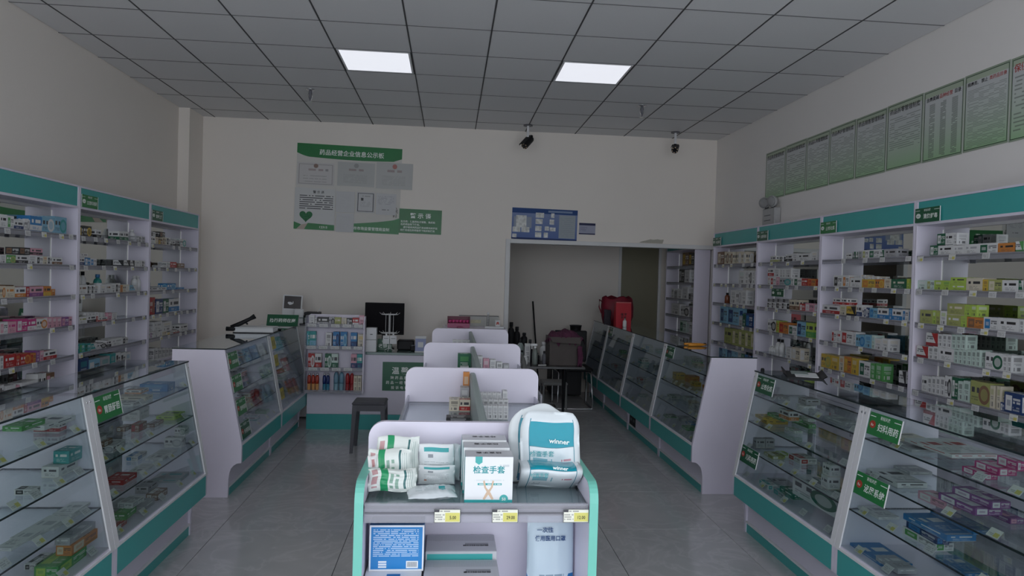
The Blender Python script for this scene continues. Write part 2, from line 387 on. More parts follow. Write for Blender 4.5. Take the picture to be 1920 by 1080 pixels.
# ------------------------------------------------------------------ glazed wall cabinets
SHZ = [1.82, 1.605, 1.39, 1.17, .955, .74]
M_TAGP = printmat('shelf_ticket_print', lambda b, u, v: b.mix(b.mul(b.text(u, v, .1, .6, .2, .5, 2, 14), .5), b.mix(b.rect(u, v, .52, .94, .12, .6), (.72, .72, .68, 1), (.62, .56, .16, 1)), (.1, .1, .1, 1)), .4)
M_TAGW = printmat('shelf_ticket_print_plain', lambda b, u, v: b.mix(b.mul(b.text(u, v, .1, .9, .2, .8, 3, 12), .45), (.62, .62, .62, 1), (.12, .12, .12, 1)), .4)
_tk = {}
def ticket(parent, x, y, z, nx, wd=.05, ht=.032, tilt=0.0, white=False):
    k = (wd, ht, white)
    if k not in _tk:
        o = sheet('price_tag', wd, ht, .0015, M_TAGW if white else M_TAGP, None, 0, -wd/2, -ht/2, M_WHITEP); _tk[k] = o.data
    else:
        o = bpy.data.objects.new('price_tag', _tk[k]); C.objects.link(o)
    r = (0, -1, 0) if nx < 0 else ((0, 1, 0) if nx > 0 else (1, 0, 0))
    n = Vector((nx, 0, 0)) if nx else Vector((0, -1, 0))
    u = (Vector((0, 0, 1))*math.cos(tilt) - n*math.sin(tilt))
    o.parent = parent; o.matrix_local = frame((x, y, z), r, u); return o
def glass_slab(name, parent, x0, x1, y0, y1, z0, z1, m=None):
    """glass plate with dark cut edges"""
    mb = MB(); vs = [(x, y, z) for x in (x0, x1) for y in (y0, y1) for z in (z0, z1)]
    mb.put(vs, [(0, 4, 6, 2), (1, 3, 7, 5)], 0); mb.put(vs, [(0, 1, 5, 4), (2, 6, 7, 3), (0, 2, 3, 1), (4, 5, 7, 6)], 1)
    return mb.obj(name, [m or M_GLASS, M_GEDGE], parent)
def cabinet(side, xf, y0, y1, label, tagtext=None, tagkind='OTC', tickets=True, seed=0, dim=1):
    rnd = random.Random(seed)
    s = 1 if side == 'R' else -1
    t = thing('display_cabinet', label, 'cabinet', (xf, (y0+y1)/2, 0)); h = (y1-y0)/2-.001
    X = lambda a, b_: (min(s*a, s*b_), max(s*a, s*b_))
    T = .019; D = .196
    for a in (-h, h-T): B('side_panel', M_LAM, t, *X(0, D), a, a+T, 0, 2.185, bev=.002)
    i0, i1 = -h+T, h-T
    B('back_panel', M_LAMB, t, *X(D-.008, D), i0, i1, .70, 2.02)
    B('mirror', M_MIRROR, t, *X(D-.014, D-.008), i0+.004, i1-.004, .722, 2.00)
    hd_ = B('header_frame', M_LAM, t, *X(.008, .09), i0, i1, 2.02, 2.185)
    B('header_panel', M_TEAL, hd_, *X(.004, .0085), i0+.004, i1-.004, 2.037, 2.172)
    B('header_lip', M_LAM, hd_, *X(0, .008), i0, i1, 2.02, 2.036); B('header_lip', M_LAM, hd_, *X(0, .008), i0, i1, 2.173, 2.185)
    B('top_board', M_LAM, t, *X(.09, D), i0, i1, 2.02, 2.035)
    for y in (i0, i1-.0045): B('corner_strip', M_CORNER, t, *X(D-.0185, D-.0145), y, y+.0045, .742, 2.0)  # bright line up each mirror corner, drawn as a glowing strip
    for k, z in enumerate(SHZ):
        if z > .75:
            g = glass_slab('shelf', t, *X(.012, D-.022), i0, i1, z-.008, z)
            B('label_strip', M_STRIP, g, *X(.004, .012), i0+.006, i1-.006, z-.030, z+.006)
            if tickets:
                n = rnd.choice([5, 6, 7]); base = i0+.05
                for q in range(n):
                    if rnd.random() < .22: continue
                    yy = base+(i1-i0-.1)*(q+rnd.uniform(-.25, .25))/(n-1)
                    ticket(g, s*.002, min(max(yy, i0+.04), i1-.04), z-.014+rnd.uniform(-.003, .003), -s, .055, .034, .1, white=rnd.random() < .6)
        else:
            B('worktop', M_LAM, t, *X(.002, D), i0, i1, z-.02, z)
    B('cupboard_body', M_LAM, t, *X(.022, D), i0, i1, .08, .72); B('plinth', M_TEAL, t, *X(.03, .06), i0, i1, 0, .08)
    for a, c in ((i0+.003, -.0015), (.0015, i1-.003)):
        dd = B('cupboard_door', M_LAM, t, *X(.004, .021), a, c, .09, .715, bev=.002)
        hy = c-.04 if c < .1 else a+.04
        B('handle', M_CHROME, dd, *X(-.014, .004), hy-.006, hy+.006, .5, .6)
    if tagtext:
        r = (0, -1, 0) if s > 0 else (0, 1, 0)
        yl = (h-.008) if s > 0 else -h+.012
        green_tag(frame((xf-s*.006, (y0+y1)/2+yl, 2.036), r, (0, 0, 1)), .232, .092, tagtext[0], tagtext[1], tagkind, tagtext[2] if len(tagtext) > 2 else M_DGREEN)
    return t
SHOP = '彩钰天晟'
def green_tag(m4, wd, ht, text, label, kind='Rx', m=None, plate=True):
    t = thing('department_tag', label, 'sign', mat4=m4)
    m = m or M_GREEN
    sheet('plate', wd, ht, .003, m, t, 0, 0, 0, M_WHITEP)
    B('clear_edge', M_WHITEP, t, wd, wd+.004, 0, ht, 0, .004)
    letters('lettering', [(SHOP, wd*.5, ht*.77, ht*.17, 'c'), (text, wd*.63, ht*.28, min(ht*.36, wd*.66/max(1, len(text))/1.02), 'c', 1.0, .02)], M_WTXT, t, .0036)
    mb = MB()
    for a, c in ((.02, .2), (.78, .98)): mb.box(wd*a, wd*c, ht*.815, ht*.845, .003, .0036)
    mb.obj('rule_line', M_WTXT, t)
    n = 20; ring = lambda z, k: [(wd*.14+wd*.095*k*math.cos(2*math.pi*i/n), ht*.47+ht*.17*k*math.sin(2*math.pi*i/n), z) for i in range(n)]
    bd = MB().loft([ring(.003, 1), ring(.0037, 1)]).obj('badge', M_RED if kind == 'Rx' else M_WTXT, t)
    letters('badge_lettering', [(kind, wd*.14, ht*.40, ht*.17 if kind == 'Rx' else ht*.13, 'c')], M_WTXT if kind == 'Rx' else M_DGREEN, bd, .0043)
    return t
RCAB = ['rear-room right-wall cabinet', 'rearmost right-wall cabinet', 'third right-wall cabinet', 'second right-wall cabinet', 'nearest right-wall cabinet']
cabinet('R', 3.0, 4.347-1.18, 4.347, 'tall mirror-backed white cabinet nearest the camera on the right wall', ('清热解毒', 'dark green department tag on the header of the nearest right-wall cabinet'), seed=4)
cabinet('R', 3.0, 4.347, 5.52, 'second tall mirror-backed cabinet from the camera on the right wall', ('止咳化痰', 'mid green department tag on the header of the second right-wall cabinet', M_GREEN), seed=3)
cabinet('R', 3.0, 5.52, 6.714, 'third tall mirror-backed cabinet from the camera on the right wall', ('抗菌消炎', 'green department tag on the header of the third right-wall cabinet'), seed=2)
cabinet('R', 3.0, 6.714, 7.884, 'rearmost tall cabinet of the front room on the right wall', ('补益用药', 'very dark small department tag on the rearmost right-wall cabinet header'), seed=1)
cabinet('R', 3.0, 8.49, 9.65, 'tall white shelf cabinet seen through the back opening', seed=9, tickets=False)
cabinet('L', -2.7, 4.17, 5.385, 'tall mirror-backed cabinet nearest the camera on the left wall', seed=5)
cabinet('L', -2.7, 5.385, 6.601, 'middle tall mirror-backed cabinet on the left wall', ('五官科用药', 'bright green department tag on the middle left-wall cabinet header', M_GREEN), seed=6)
cabinet('L', -2.7, 6.601, 7.83, 'rearmost tall cabinet on the left wall beside the pillar', ('营养保健', 'dark green department tag on the rearmost left-wall cabinet header'), seed=7)

# ------------------------------------------------------------------ slanted glass counters
CZ = [.89, .72, .553]
def cxf(z): return .131*(z-.372)/(1.042-.372)      # how far the front leans back at height z
def counter(side, y0, y1, label, seed=0, tickets=True, nearpost=True):
    """local x grows from the aisle front (0) to the back (.485)"""
    rnd = random.Random(seed)
    s, xo = (1, 1.866) if side == 'R' else (-1, -1.437)
    t = thing('glass_counter', label, 'counter', (xo, (y0+y1)/2, 0)); h = (y1-y0)/2-.0015
    BK = .486; T = .024
    arc = [(.003, .243), (.03, .240), (.052, .226), (.070, .204), (.080, .175), (.086, .13)]
    prof = [(0, .372), (0, .243)] + arc + [(.088, 0), (BK, 0), (BK, 1.042), (.131, 1.042)]
    for a in (-h, h-T):
        MB().prism([(s*q[0], q[1]) for q in prof], 'y', a, a+T).obj('side_panel', M_LAM, t)
    i0, i1 = -h+T, h-T
    X = lambda a, b_: (min(s*a, s*b_), max(s*a, s*b_))
    glass_slab('top_glass', t, *X(.122, BK+.004), -h, h, 1.043, 1.051, M_TOPG)
    # leaning front pane
    g = MB(); q = [(.004, .374), (.010, .374), (.137, 1.041), (.131, 1.041)]
    vs = [(s*c[0], y, c[1]) for y in (i0+.002, i1-.002) for c in q]
    g.put(vs, [(0, 4, 7, 3), (1, 2, 6, 5)], 0); g.put(vs, [(0, 1, 5, 4), (3, 7, 6, 2), (0, 3, 2, 1), (4, 5, 6, 7)], 1)
    g.obj('front_pane', [M_GLASS2, M_GEDGE], t)
    pw_ = .040
    for a in ([-h] if nearpost else []) + [h-pw_]:
        g = MB(); q = [(-.004, .366), (.003, .366), (.134, 1.042), (.127, 1.042)]
        g.loft([[(s*c[0], a+.001, c[1]) for c in q], [(s*c[0], a+pw_-.001, c[1]) for c in q]]); g.obj('front_post', M_ALU, t)
    for k, z in enumerate(CZ):
        xf = cxf(z)+.014
        sh = glass_slab('shelf', t, *X(xf, BK-.03), i0, i1, z, z+.008)
        if tickets:
            n = rnd.choice([5, 6, 7])
            for q in range(n):
                if rnd.random() < .2: continue
                yy = i0+.07+(i1-i0-.14)*(q+rnd.uniform(-.2, .2))/(n-1)
                ticket(sh, s*(xf+.018), yy, z+.023, -s, .055, .036, .75, white=rnd.random() < .35)
    dk = B('deck', M_LAM, t, *X(.004, BK-.004), i0, i1, .355, .385)
    for q in range(5):
        if tickets: ticket(dk, s*.04, i0+.1+q*(i1-i0-.2)/4+rnd.uniform(-.03, .03), .404, -s, .055, .036, .75, white=rnd.random() < .4)
    rl = B('front_rail', M_TEAL, t, *X(0.0, .018), i0, i1, .243, .370)
    B('rail_lip', M_ALU, rl, *X(-.003, .012), i0, i1, .366, .377)
    B('kick_panel', M_LAM, t, *X(.10, .118), i0, i1, .07, .355); B('ledge', M_ALU, t, *X(.086, .10), i0, i1, .062, .074)
    B('plinth', M_TEAL, t, *X(.094, .112), i0, i1, 0, .062)
    for y in (i0-.012, i1+.012):
        sc = MB().lathe((s*(cxf(1.01)-.001), y, 1.012), [(.006, -.004), (.007, 0), (.004, .004)], 10, axis='x').obj('screw', M_CHROME, t)
    B('back_rail', M_LAM, t, *X(BK-.03, BK-.012), i0, i1, .99, 1.042)
    return t
LC = ['first left counter', 'second left counter', 'third left counter', 'rearmost left counter']
counter('L', 2.045, 3.215, 'slanted glass counter nearest the camera on the left, cut by the frame', 1)
counter('L', 3.215, 4.40, 'second slanted glass counter on the left, before the floor gap', 2)
counter('L', 5.10, 6.29, 'third left counter with a broad solid end panel behind the gap', 3, nearpost=False)
counter('L', 6.29, 7.46, 'rearmost left counter beside the cash desk', 4)
counter('R', 2.03, 3.205, 'slanted glass counter nearest the camera on the right, cut by the frame', 5)
counter('R', 3.205, 4.43, 'second right counter with the black tray on its top', 6)
counter('R', 5.20, 6.345, 'third right counter with solid end panel and orange pincer on top', 7, nearpost=False)
counter('R', 6.345, 7.49, 'fourth right counter, dark poster stuck under its rail', 8)
counter('R', 7.49, 8.70, 'fifth right counter running through the back opening', 9)
counter('R', 8.70, 9.60, 'last right counter, inside the back room beside the red bags', 10)
def glass_frame(side, yl, z, dw):
    """frame lying on the slanted front pane, lower edge at z"""
    s, xo = (1, 1.866) if side == 'R' else (-1, -1.437)
    k = .131/.67
    u = Vector((s*k, 0, 1)); r = (0, -1, 0) if s > 0 else (0, 1, 0)
    return frame((xo+s*(cxf(z)+.004)-s*.004, yl, z), r, u)
green_tag(glass_frame('R', 3.153, .925, 0), .235, .105, '妇科用药', 'bright green department tag at the top corner of the nearest right counter')
green_tag(glass_frame('R', 3.153, .645, 0), .235, .105, '泌尿系统', 'bright green department tag halfway down the nearest right counter')
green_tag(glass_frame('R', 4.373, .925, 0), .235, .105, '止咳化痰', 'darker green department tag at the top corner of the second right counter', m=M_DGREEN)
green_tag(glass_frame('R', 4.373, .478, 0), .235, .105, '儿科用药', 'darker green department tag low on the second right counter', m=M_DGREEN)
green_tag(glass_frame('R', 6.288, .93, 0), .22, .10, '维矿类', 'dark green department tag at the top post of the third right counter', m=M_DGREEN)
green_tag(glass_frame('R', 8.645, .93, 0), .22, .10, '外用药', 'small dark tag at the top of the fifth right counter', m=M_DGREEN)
green_tag(glass_frame('L', 3.262, .91, 0), .235, .115, '胃肠肝胆', 'bright green department tag at the top of the second left counter')
for k, (z, tx, lb, yy) in enumerate(((.90, '五官科用药', 'topmost green tag of four on the third left counter', 5.135), (.735, '皮肤用药', 'second green tag from the top on the third left counter', 5.135),
                           (.565, '营养用药', 'third green tag from the top on the third left counter', 5.135), (.40, '外用药品', 'lowest and darkest tag of four on the third left counter', 5.135))):
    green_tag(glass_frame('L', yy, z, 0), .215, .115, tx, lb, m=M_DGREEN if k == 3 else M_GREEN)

# measured goods: cabinet shelf tier y0 y1 z height print
CARTONS = """
R4 1 0 4.147 4.222 1.82 0.067 p D W
R4 1 0 4.013 4.147 1.82 0.063 t W K
R4 1 0 3.923 4.013 1.82 0.059 t W E
R4 1 0 3.806 3.923 1.82 0.061 t W E
R4 1 0 3.665 3.807 1.82 0.061 p W D
R4 1 0 3.54 3.665 1.82 0.056 t O K
R4 1 0 3.487 3.545 1.82 0.061 d W G
R4 1 1 4.085 4.159 1.888 0.069 p D W
R4 1 1 4.017 4.085 1.885 0.072 t W K
R4 1 1 3.985 4.017 1.883 0.072 n W E
R4 2 0 4.24 4.329 1.605 0.062 n A W
R4 2 0 4.169 4.24 1.605 0.065 p A V
R4 2 0 4.096 4.169 1.605 0.062 n L W
R4 2 0 4.025 4.096 1.605 0.061 n L G
R4 2 0 3.893 4.024 1.605 0.041 t L W
R4 2 0 3.767 3.895 1.605 0.079 t C K
R4 2 0 3.726 3.767 1.605 0.071 n Y H
R4 2 0 3.624 3.726 1.605 0.071 p V C
R4 2 0 3.512 3.624 1.605 0.068 t W K
R4 2 0 3.477 3.512 1.605 0.067 d D W
R4 2 1 3.895 4.026 1.65 0.037 t L V
R4 3 0 4.174 4.292 1.39 0.088 t V L
R4 3 0 4.144 4.174 1.39 0.09 n L W
R4 3 0 4.105 4.144 1.39 0.09 n V L
R4 3 0 4.048 4.105 1.39 0.091 n W L
R4 3 0 3.927 4.084 1.39 0.07 t V W
R4 3 0 3.879 3.927 1.39 0.069 n L V
R4 3 0 3.748 3.878 1.39 0.067 p O H
R4 3 0 3.644 3.748 1.39 0.074 p W B
R4 3 0 3.499 3.644 1.39 0.076 t W K
R4 3 0 3.466 3.495 1.39 0.075 n W K
R4 3 1 3.9 4.045 1.462 0.067 t V C
R4 3 1 3.85 3.9 1.464 0.063 n L V
R4 3 1 3.803 3.85 1.465 0.063 n L W
R4 4 0 4.202 4.314 1.17 0.077 d W R
R4 4 0 4.156 4.201 1.17 0.082 n W K
R4 4 0 4.11 4.156 1.17 0.086 n W K
R4 4 0 3.975 4.107 1.17 0.086 t W K
R4 4 0 3.939 3.973 1.17 0.085 n A K
R4 4 0 3.903 3.937 1.17 0.088 n A K
R4 4 0 3.868 3.901 1.17 0.091 n A K
R4 4 0 3.832 3.866 1.17 0.095 n A K
R4 4 0 3.797 3.829 1.17 0.098 n A K
R4 4 0 3.764 3.796 1.17 0.102 n A K
R4 4 0 3.6 3.725 1.17 0.099 s W D
R4 4 0 3.569 3.599 1.17 0.095 n W K
R4 4 0 3.538 3.567 1.17 0.098 n W K
R4 4 1 4.117 4.227 1.26 0.078 d W R
R4 4 1 4.078 4.116 1.26 0.077 n W K
R4 4 1 4.039 4.076 1.264 0.076 n W K
R4 4 1 3.999 4.037 1.266 0.075 n W K
R4 4 1 3.96 3.997 1.269 0.075 n A K
R4 4 1 3.92 3.958 1.272 0.074 n A K
R4 4 1 3.881 3.918 1.276 0.073 n A K
R4 5 0 4.199 4.252 0.955 0.105 t W K
R4 5 0 4.159 4.196 0.955 0.108 n W K
R4 5 0 4.121 4.157 0.955 0.113 n W K
R4 5 0 4.083 4.119 0.955 0.118 n W K
R4 5 0 4.043 4.081 0.955 0.122 n W K
R4 5 0 3.987 4.041 0.955 0.134 s W K
R4 5 0 3.93 3.981 0.955 0.134 p D W
R4 5 0 3.887 3.929 0.955 0.118 n A K
R4 5 0 3.835 3.885 0.955 0.127 n A D
R4 5 0 3.682 3.828 0.955 0.138 s V H
R4 5 0 3.648 3.68 0.955 0.13 n C V
R4 5 0 3.604 3.633 0.955 0.134 n C V
R4 5 0 3.462 3.578 0.955 0.113 p N W
R4 5 0 3.572 3.679 0.955 0.05 p N W
R4 6 0 4.066 4.117 0.74 0.161 n A W
R4 6 0 4.017 4.064 0.74 0.167 n A W
R4 6 0 3.966 4.015 0.74 0.173 n A W
R4 6 0 3.906 3.961 0.74 0.184 n A W
R3 1 0 5.089 5.175 1.82 0.048 t W K
R3 1 0 5.041 5.087 1.82 0.057 d E D
R3 1 0 5.011 5.039 1.82 0.055 d W D
R3 1 0 4.963 5.008 1.82 0.059 n E D
R3 1 0 4.881 4.957 1.82 0.064 p W V
R3 1 0 4.746 4.879 1.82 0.064 p W D
R3 1 0 4.694 4.744 1.82 0.058 d W D
R3 1 0 4.554 4.692 1.82 0.062 t E K
R3 2 0 5.214 5.335 1.605 0.094 p W K
R3 2 0 5.121 5.207 1.605 0.094 p W O
R3 2 0 4.95 5.107 1.605 0.077 t W K
R3 2 0 4.788 4.95 1.605 0.066 p Y O
R3 2 0 4.685 4.786 1.605 0.067 s O Y
R3 2 0 4.606 4.681 1.605 0.069 n C H
R3 2 0 4.44 4.603 1.605 0.069 t D C
R3 2 0 4.407 4.438 1.605 0.072 n L Y
R3 2 1 4.919 4.968 1.671 0.02 n W Y
R3 2 1 4.866 4.915 1.671 0.02 n W Y
R3 2 1 4.812 4.859 1.671 0.02 n W Y
R3 2 1 4.758 4.806 1.67 0.02 n W Y
R3 3 0 5.238 5.488 1.39 0.072 b W R
R3 3 0 5.143 5.232 1.39 0.078 n C V
R3 3 0 5.015 5.14 1.39 0.074 d Y K
R3 3 0 4.938 5.01 1.39 0.091 b W N
R3 3 0 4.884 4.934 1.39 0.073 s W N
R3 3 0 4.844 4.882 1.39 0.075 p N W
R3 3 0 4.748 4.841 1.39 0.075 p S B
R3 3 0 4.62 4.746 1.39 0.08 b W B
R3 3 0 4.581 4.617 1.39 0.082 n B S
R3 3 0 4.472 4.579 1.39 0.08 b W B
R3 3 0 4.409 4.47 1.39 0.082 p W B
R3 3 1 5.218 5.336 1.473 0.048 b W R
R3 3 1 5.138 5.215 1.477 0.046 b W R
R3 4 0 5.271 5.336 1.17 0.093 p W R
R3 4 0 5.206 5.268 1.17 0.098 t W R
R3 4 0 5.044 5.199 1.17 0.105 p W R
R3 4 0 5.003 5.034 1.17 0.104 n W E
R3 4 0 4.889 5.0 1.17 0.091 s S B
R3 4 0 4.807 4.887 1.17 0.099 n S B
R3 4 0 4.769 4.803 1.17 0.101 n A S
R3 4 0 4.686 4.765 1.17 0.083 n W C
R3 4 0 4.609 4.684 1.17 0.09 n W C
R3 5 0 5.337 5.478 0.955 0.111 s Y V
R3 5 0 5.218 5.334 0.955 0.111 n Y C
R3 5 0 5.15 5.215 0.955 0.122 n C O
R3 5 0 5.049 5.147 0.955 0.126 p O Y
R3 5 0 4.967 5.046 0.955 0.126 n Y C
R3 5 0 4.809 4.948 0.955 0.118 p W D
R3 5 0 4.75 4.805 0.955 0.116 n G A
R3 5 0 4.67 4.743 0.955 0.124 n G A
R3 5 0 4.408 4.483 0.955 0.107 d W K
R2 1 0 6.342 6.46 1.82 0.063 b W V
R2 1 0 6.194 6.253 1.82 0.057 p W K
R2 1 0 6.027 6.153 1.82 0.068 b W K
R2 1 0 5.934 6.025 1.82 0.074 n W E
R2 1 0 5.716 5.931 1.82 0.069 t W K
R2 1 0 5.596 5.699 1.82 0.078 n W C
R2 2 0 6.445 6.497 1.605 0.083 n W R
R2 2 0 6.327 6.441 1.605 0.078 p W R
R2 2 0 6.263 6.324 1.605 0.079 n P W
R2 2 0 6.039 6.257 1.605 0.071 s E T
R2 2 0 5.988 6.035 1.605 0.071 n W D
R2 2 0 5.847 5.985 1.605 0.072 p W D
R2 2 0 5.739 5.844 1.605 0.068 t R O
R2 2 0 5.616 5.736 1.605 0.064 p O R
R2 2 1 6.379 6.503 1.691 0.077 b W R
R2 2 1 6.259 6.374 1.688 0.077 n W E
R2 2 1 6.205 6.251 1.687 0.076 n W E
R2 2 1 6.156 6.202 1.687 0.076 n W E
R2 2 1 6.041 6.153 1.686 0.075 n W E
R2 3 0 6.411 6.494 1.39 0.055 p W K
R2 3 0 6.32 6.405 1.39 0.057 p W K
R2 3 0 6.206 6.294 1.39 0.06 p W K
R2 3 0 6.111 6.202 1.39 0.062 p W K
R2 3 0 5.954 6.053 1.39 0.095 b C H
R2 3 0 5.872 5.948 1.39 0.097 b C H
R2 3 0 5.774 5.867 1.39 0.066 p R W
R2 3 0 5.623 5.77 1.39 0.074 p P W
R2 3 1 6.395 6.488 1.447 0.031 p E K
R2 3 1 6.297 6.392 1.449 0.032 p E K
R2 3 1 6.194 6.292 1.451 0.031 p E K
R2 3 1 6.067 6.187 1.454 0.032 p E K
R2 4 0 6.297 6.465 1.17 0.112 s W K
R2 4 0 6.241 6.294 1.17 0.11 p L O
R2 4 0 6.059 6.237 1.17 0.103 p O R
R2 4 0 5.902 6.05 1.17 0.086 p W D
R2 4 0 5.747 5.898 1.17 0.13 p S N
R2 4 0 5.615 5.741 1.17 0.131 b L G
R2 5 0 5.986 6.082 0.955 0.104 n W E
R2 5 0 5.83 5.975 0.955 0.114 p C W
R1 1 0 7.597 7.787 1.82 0.145 p H C
R1 1 0 7.468 7.588 1.82 0.14 s C H
R1 1 0 7.356 7.465 1.82 0.134 s C H
R1 1 0 7.14 7.262 1.82 0.131 s C W
R1 1 0 7.016 7.125 1.82 0.126 s C W
R1 2 0 7.024 7.186 1.605 0.147 n W A
R1 2 0 6.945 7.021 1.605 0.146 n W E
R1 2 0 6.859 6.942 1.605 0.145 s W K
R1 2 0 6.793 6.85 1.605 0.142 n W E
R1 3 0 7.236 7.382 1.39 0.153 n W E
R1 3 0 7.099 7.232 1.39 0.153 s W E
R1 3 0 6.976 7.095 1.39 0.156 n W E
R1 4 0 7.455 7.656 1.17 0.186 p S N
R1 4 0 7.138 7.446 1.17 0.195 p S N
R1 4 0 7.05 7.315 1.17 0.108 n E A
R1 4 0 6.972 7.048 1.17 0.132 n D K
R1 4 0 6.804 6.969 1.17 0.143 p N B
R1 5 0 7.308 7.516 0.955 0.174 t V K
R1 5 0 7.144 7.3 0.955 0.177 p V C
R1 5 0 6.978 7.136 0.955 0.189 p V C
R1 5 0 6.836 6.972 0.955 0.198 p V C
R1 6 0 7.551 7.662 0.74 0.141 n W E
R1 6 0 7.442 7.541 0.74 0.151 n S W
R1 6 0 7.334 7.433 0.74 0.162 n W E
R1 6 0 7.235 7.323 0.74 0.173 n W S
R1 6 0 7.131 7.224 0.74 0.182 n W E
R0 1 0 8.769 9.012 1.82 0.177 p H Y
R0 1 0 8.57 8.762 1.82 0.165 p K Y
R0 2 0 8.92 9.134 1.605 0.175 p K E
R0 2 0 8.714 8.912 1.605 0.167 n W E
R0 3 0 9.325 9.429 1.39 0.133 n W K
R0 3 0 9.179 9.307 1.39 0.105 n E K
R0 3 0 9.0 9.163 1.39 0.126 n W E
R0 3 0 8.76 8.985 1.39 0.159 n W E
R0 3 0 8.554 8.735 1.39 0.084 p E K
R0 4 0 9.053 9.408 1.17 0.152 n W E
R0 4 0 8.702 9.013 1.17 0.127 s W K
R0 4 0 8.54 8.687 1.17 0.149 n E U
R0 5 0 8.786 9.03 0.955 0.155 p A D
R0 5 0 8.553 8.768 0.955 0.16 p W A
L1 1 0 4.511 4.58 1.82 0.084 t W K
L1 1 0 4.583 4.648 1.82 0.081 p W G
L1 1 0 4.65 4.748 1.82 0.059 b W N
L1 1 0 4.756 4.817 1.82 0.072 s W E
L1 1 0 4.819 4.95 1.82 0.101 b B W
L1 1 0 4.953 5.097 1.82 0.109 s S W
L1 1 0 5.099 5.251 1.82 0.12 s S T
L1 2 0 4.517 4.578 1.605 0.054 n W E
L1 2 0 4.58 4.673 1.605 0.054 s G V
L1 2 0 4.677 4.804 1.605 0.057 b W K
L1 2 0 4.806 4.895 1.605 0.06 n W E
L1 2 0 4.898 4.969 1.605 0.055 p W K
L1 2 0 4.971 5.02 1.605 0.056 n C O
L1 2 0 5.025 5.077 1.605 0.056 p W K
L1 2 0 5.079 5.205 1.605 0.052 b W H
L1 2 1 4.708 4.824 1.667 0.044 p K H
L1 2 1 4.826 4.963 1.67 0.041 b P K
L1 3 0 4.523 4.578 1.39 0.078 s C O
L1 3 0 4.58 4.671 1.39 0.076 t C O
L1 3 0 4.673 4.786 1.39 0.068 b W O
L1 3 0 4.789 4.823 1.39 0.069 n R W
L1 3 0 4.826 4.981 1.39 0.069 b P U
L1 3 0 4.983 5.074 1.39 0.07 b O Y
L1 3 0 5.077 5.123 1.39 0.048 n O C
L1 4 0 4.529 4.606 1.17 0.077 p W P
L1 4 0 4.607 4.693 1.17 0.074 t P M
L1 4 0 4.695 4.81 1.17 0.084 p M W
L1 4 0 4.812 4.906 1.17 0.078 b M W
L1 4 0 4.909 5.034 1.17 0.074 s W O
L1 4 0 5.037 5.094 1.17 0.077 n P W
L1 4 0 5.097 5.148 1.17 0.073 n P W
L1 4 0 5.151 5.21 1.17 0.07 n P W
L1 4 0 5.213 5.303 1.17 0.067 p U P
L1 4 0 5.305 5.345 1.17 0.065 t P K
L1 5 0 4.535 4.57 0.955 0.085 n W K
L1 5 0 4.573 4.69 0.955 0.086 t R W
L1 5 0 4.692 4.739 0.955 0.079 n R O
L1 5 0 4.741 4.847 0.955 0.073 s R O
L1 5 0 4.849 4.909 0.955 0.067 p O R
L1 5 0 4.911 4.953 0.955 0.078 n U P
L1 5 0 4.955 4.997 0.955 0.072 n P W
L1 5 0 5.0 5.158 0.955 0.064 b W R
L1 6 0 4.54 4.578 0.74 0.12 p W K
L1 6 0 4.6 4.697 0.74 0.107 t W K
L1 6 0 4.699 4.738 0.74 0.096 n P W
L1 6 0 4.758 4.933 0.74 0.102 n W E
L1 6 0 4.933 4.977 0.74 0.136 t W K
L1 6 0 4.981 5.032 0.74 0.131 t W K
L1 6 0 5.034 5.133 0.74 0.123 p H P
L2 1 0 5.428 5.482 1.82 0.077 p K Y
L2 1 0 5.484 5.6 1.82 0.083 s K Y
L2 1 0 5.667 5.75 1.82 0.066 b W K
L2 1 0 6.044 6.122 1.82 0.076 b W D
L2 1 0 6.127 6.214 1.82 0.081 b W D
L2 1 0 6.362 6.417 1.82 0.054 t E W
L2 1 0 6.42 6.472 1.82 0.057 p W K
L2 1 0 6.477 6.536 1.82 0.056 n E K
L2 2 0 5.434 5.508 1.605 0.062 b W N
L2 2 0 5.511 5.592 1.605 0.061 p B W
L2 2 0 5.594 5.687 1.605 0.057 p W B
L2 2 0 6.135 6.251 1.605 0.055 d W K
L2 2 0 6.256 6.341 1.605 0.057 d W K
L2 2 0 6.346 6.434 1.605 0.059 t W E
L2 2 0 6.437 6.485 1.605 0.06 n W E
L2 2 0 6.488 6.546 1.605 0.06 p W K
L2 2 1 5.451 5.556 1.67 0.025 t W K
L2 3 0 5.434 5.551 1.39 0.074 t W H
L2 3 0 5.555 5.612 1.39 0.07 p W K
L2 3 0 5.615 5.674 1.39 0.069 p W K
L2 3 0 5.745 5.843 1.39 0.069 n W C
L2 3 0 5.846 5.924 1.39 0.073 t W H
L2 3 0 5.927 6.0 1.39 0.075 n W E
L2 3 0 6.004 6.084 1.39 0.079 p W K
L2 3 0 6.088 6.13 1.39 0.063 n O H
L2 3 0 6.133 6.246 1.39 0.066 s C W
L2 3 0 6.251 6.39 1.39 0.06 d S W
L2 4 0 5.443 5.562 1.17 0.056 t W V
L2 4 0 5.565 5.696 1.17 0.06 b W K
L2 4 0 5.699 5.727 1.17 0.045 n R W
L2 4 0 5.73 5.876 1.17 0.034 b W R
L2 4 0 5.878 5.947 1.17 0.063 n P W
L2 4 0 5.95 6.035 1.17 0.059 n W E
L2 4 1 5.532 5.57 1.235 0.02 n W E
L2 4 1 5.578 5.626 1.232 0.02 n W E
L2 4 1 5.63 5.678 1.229 0.02 n W E
L2 4 1 5.682 5.724 1.226 0.02 n W E
L2 4 1 5.727 5.768 1.224 0.02 n W E
L2 4 1 5.785 5.829 1.221 0.02 n W E
L2 5 0 5.456 5.53 0.955 0.071 p T G
L2 5 0 5.532 5.621 0.955 0.063 p T D
L2 5 0 5.623 5.714 0.955 0.054 d T W
L2 5 0 5.716 5.865 0.955 0.046 s W K
L2 5 0 5.867 5.95 0.955 0.059 b W K
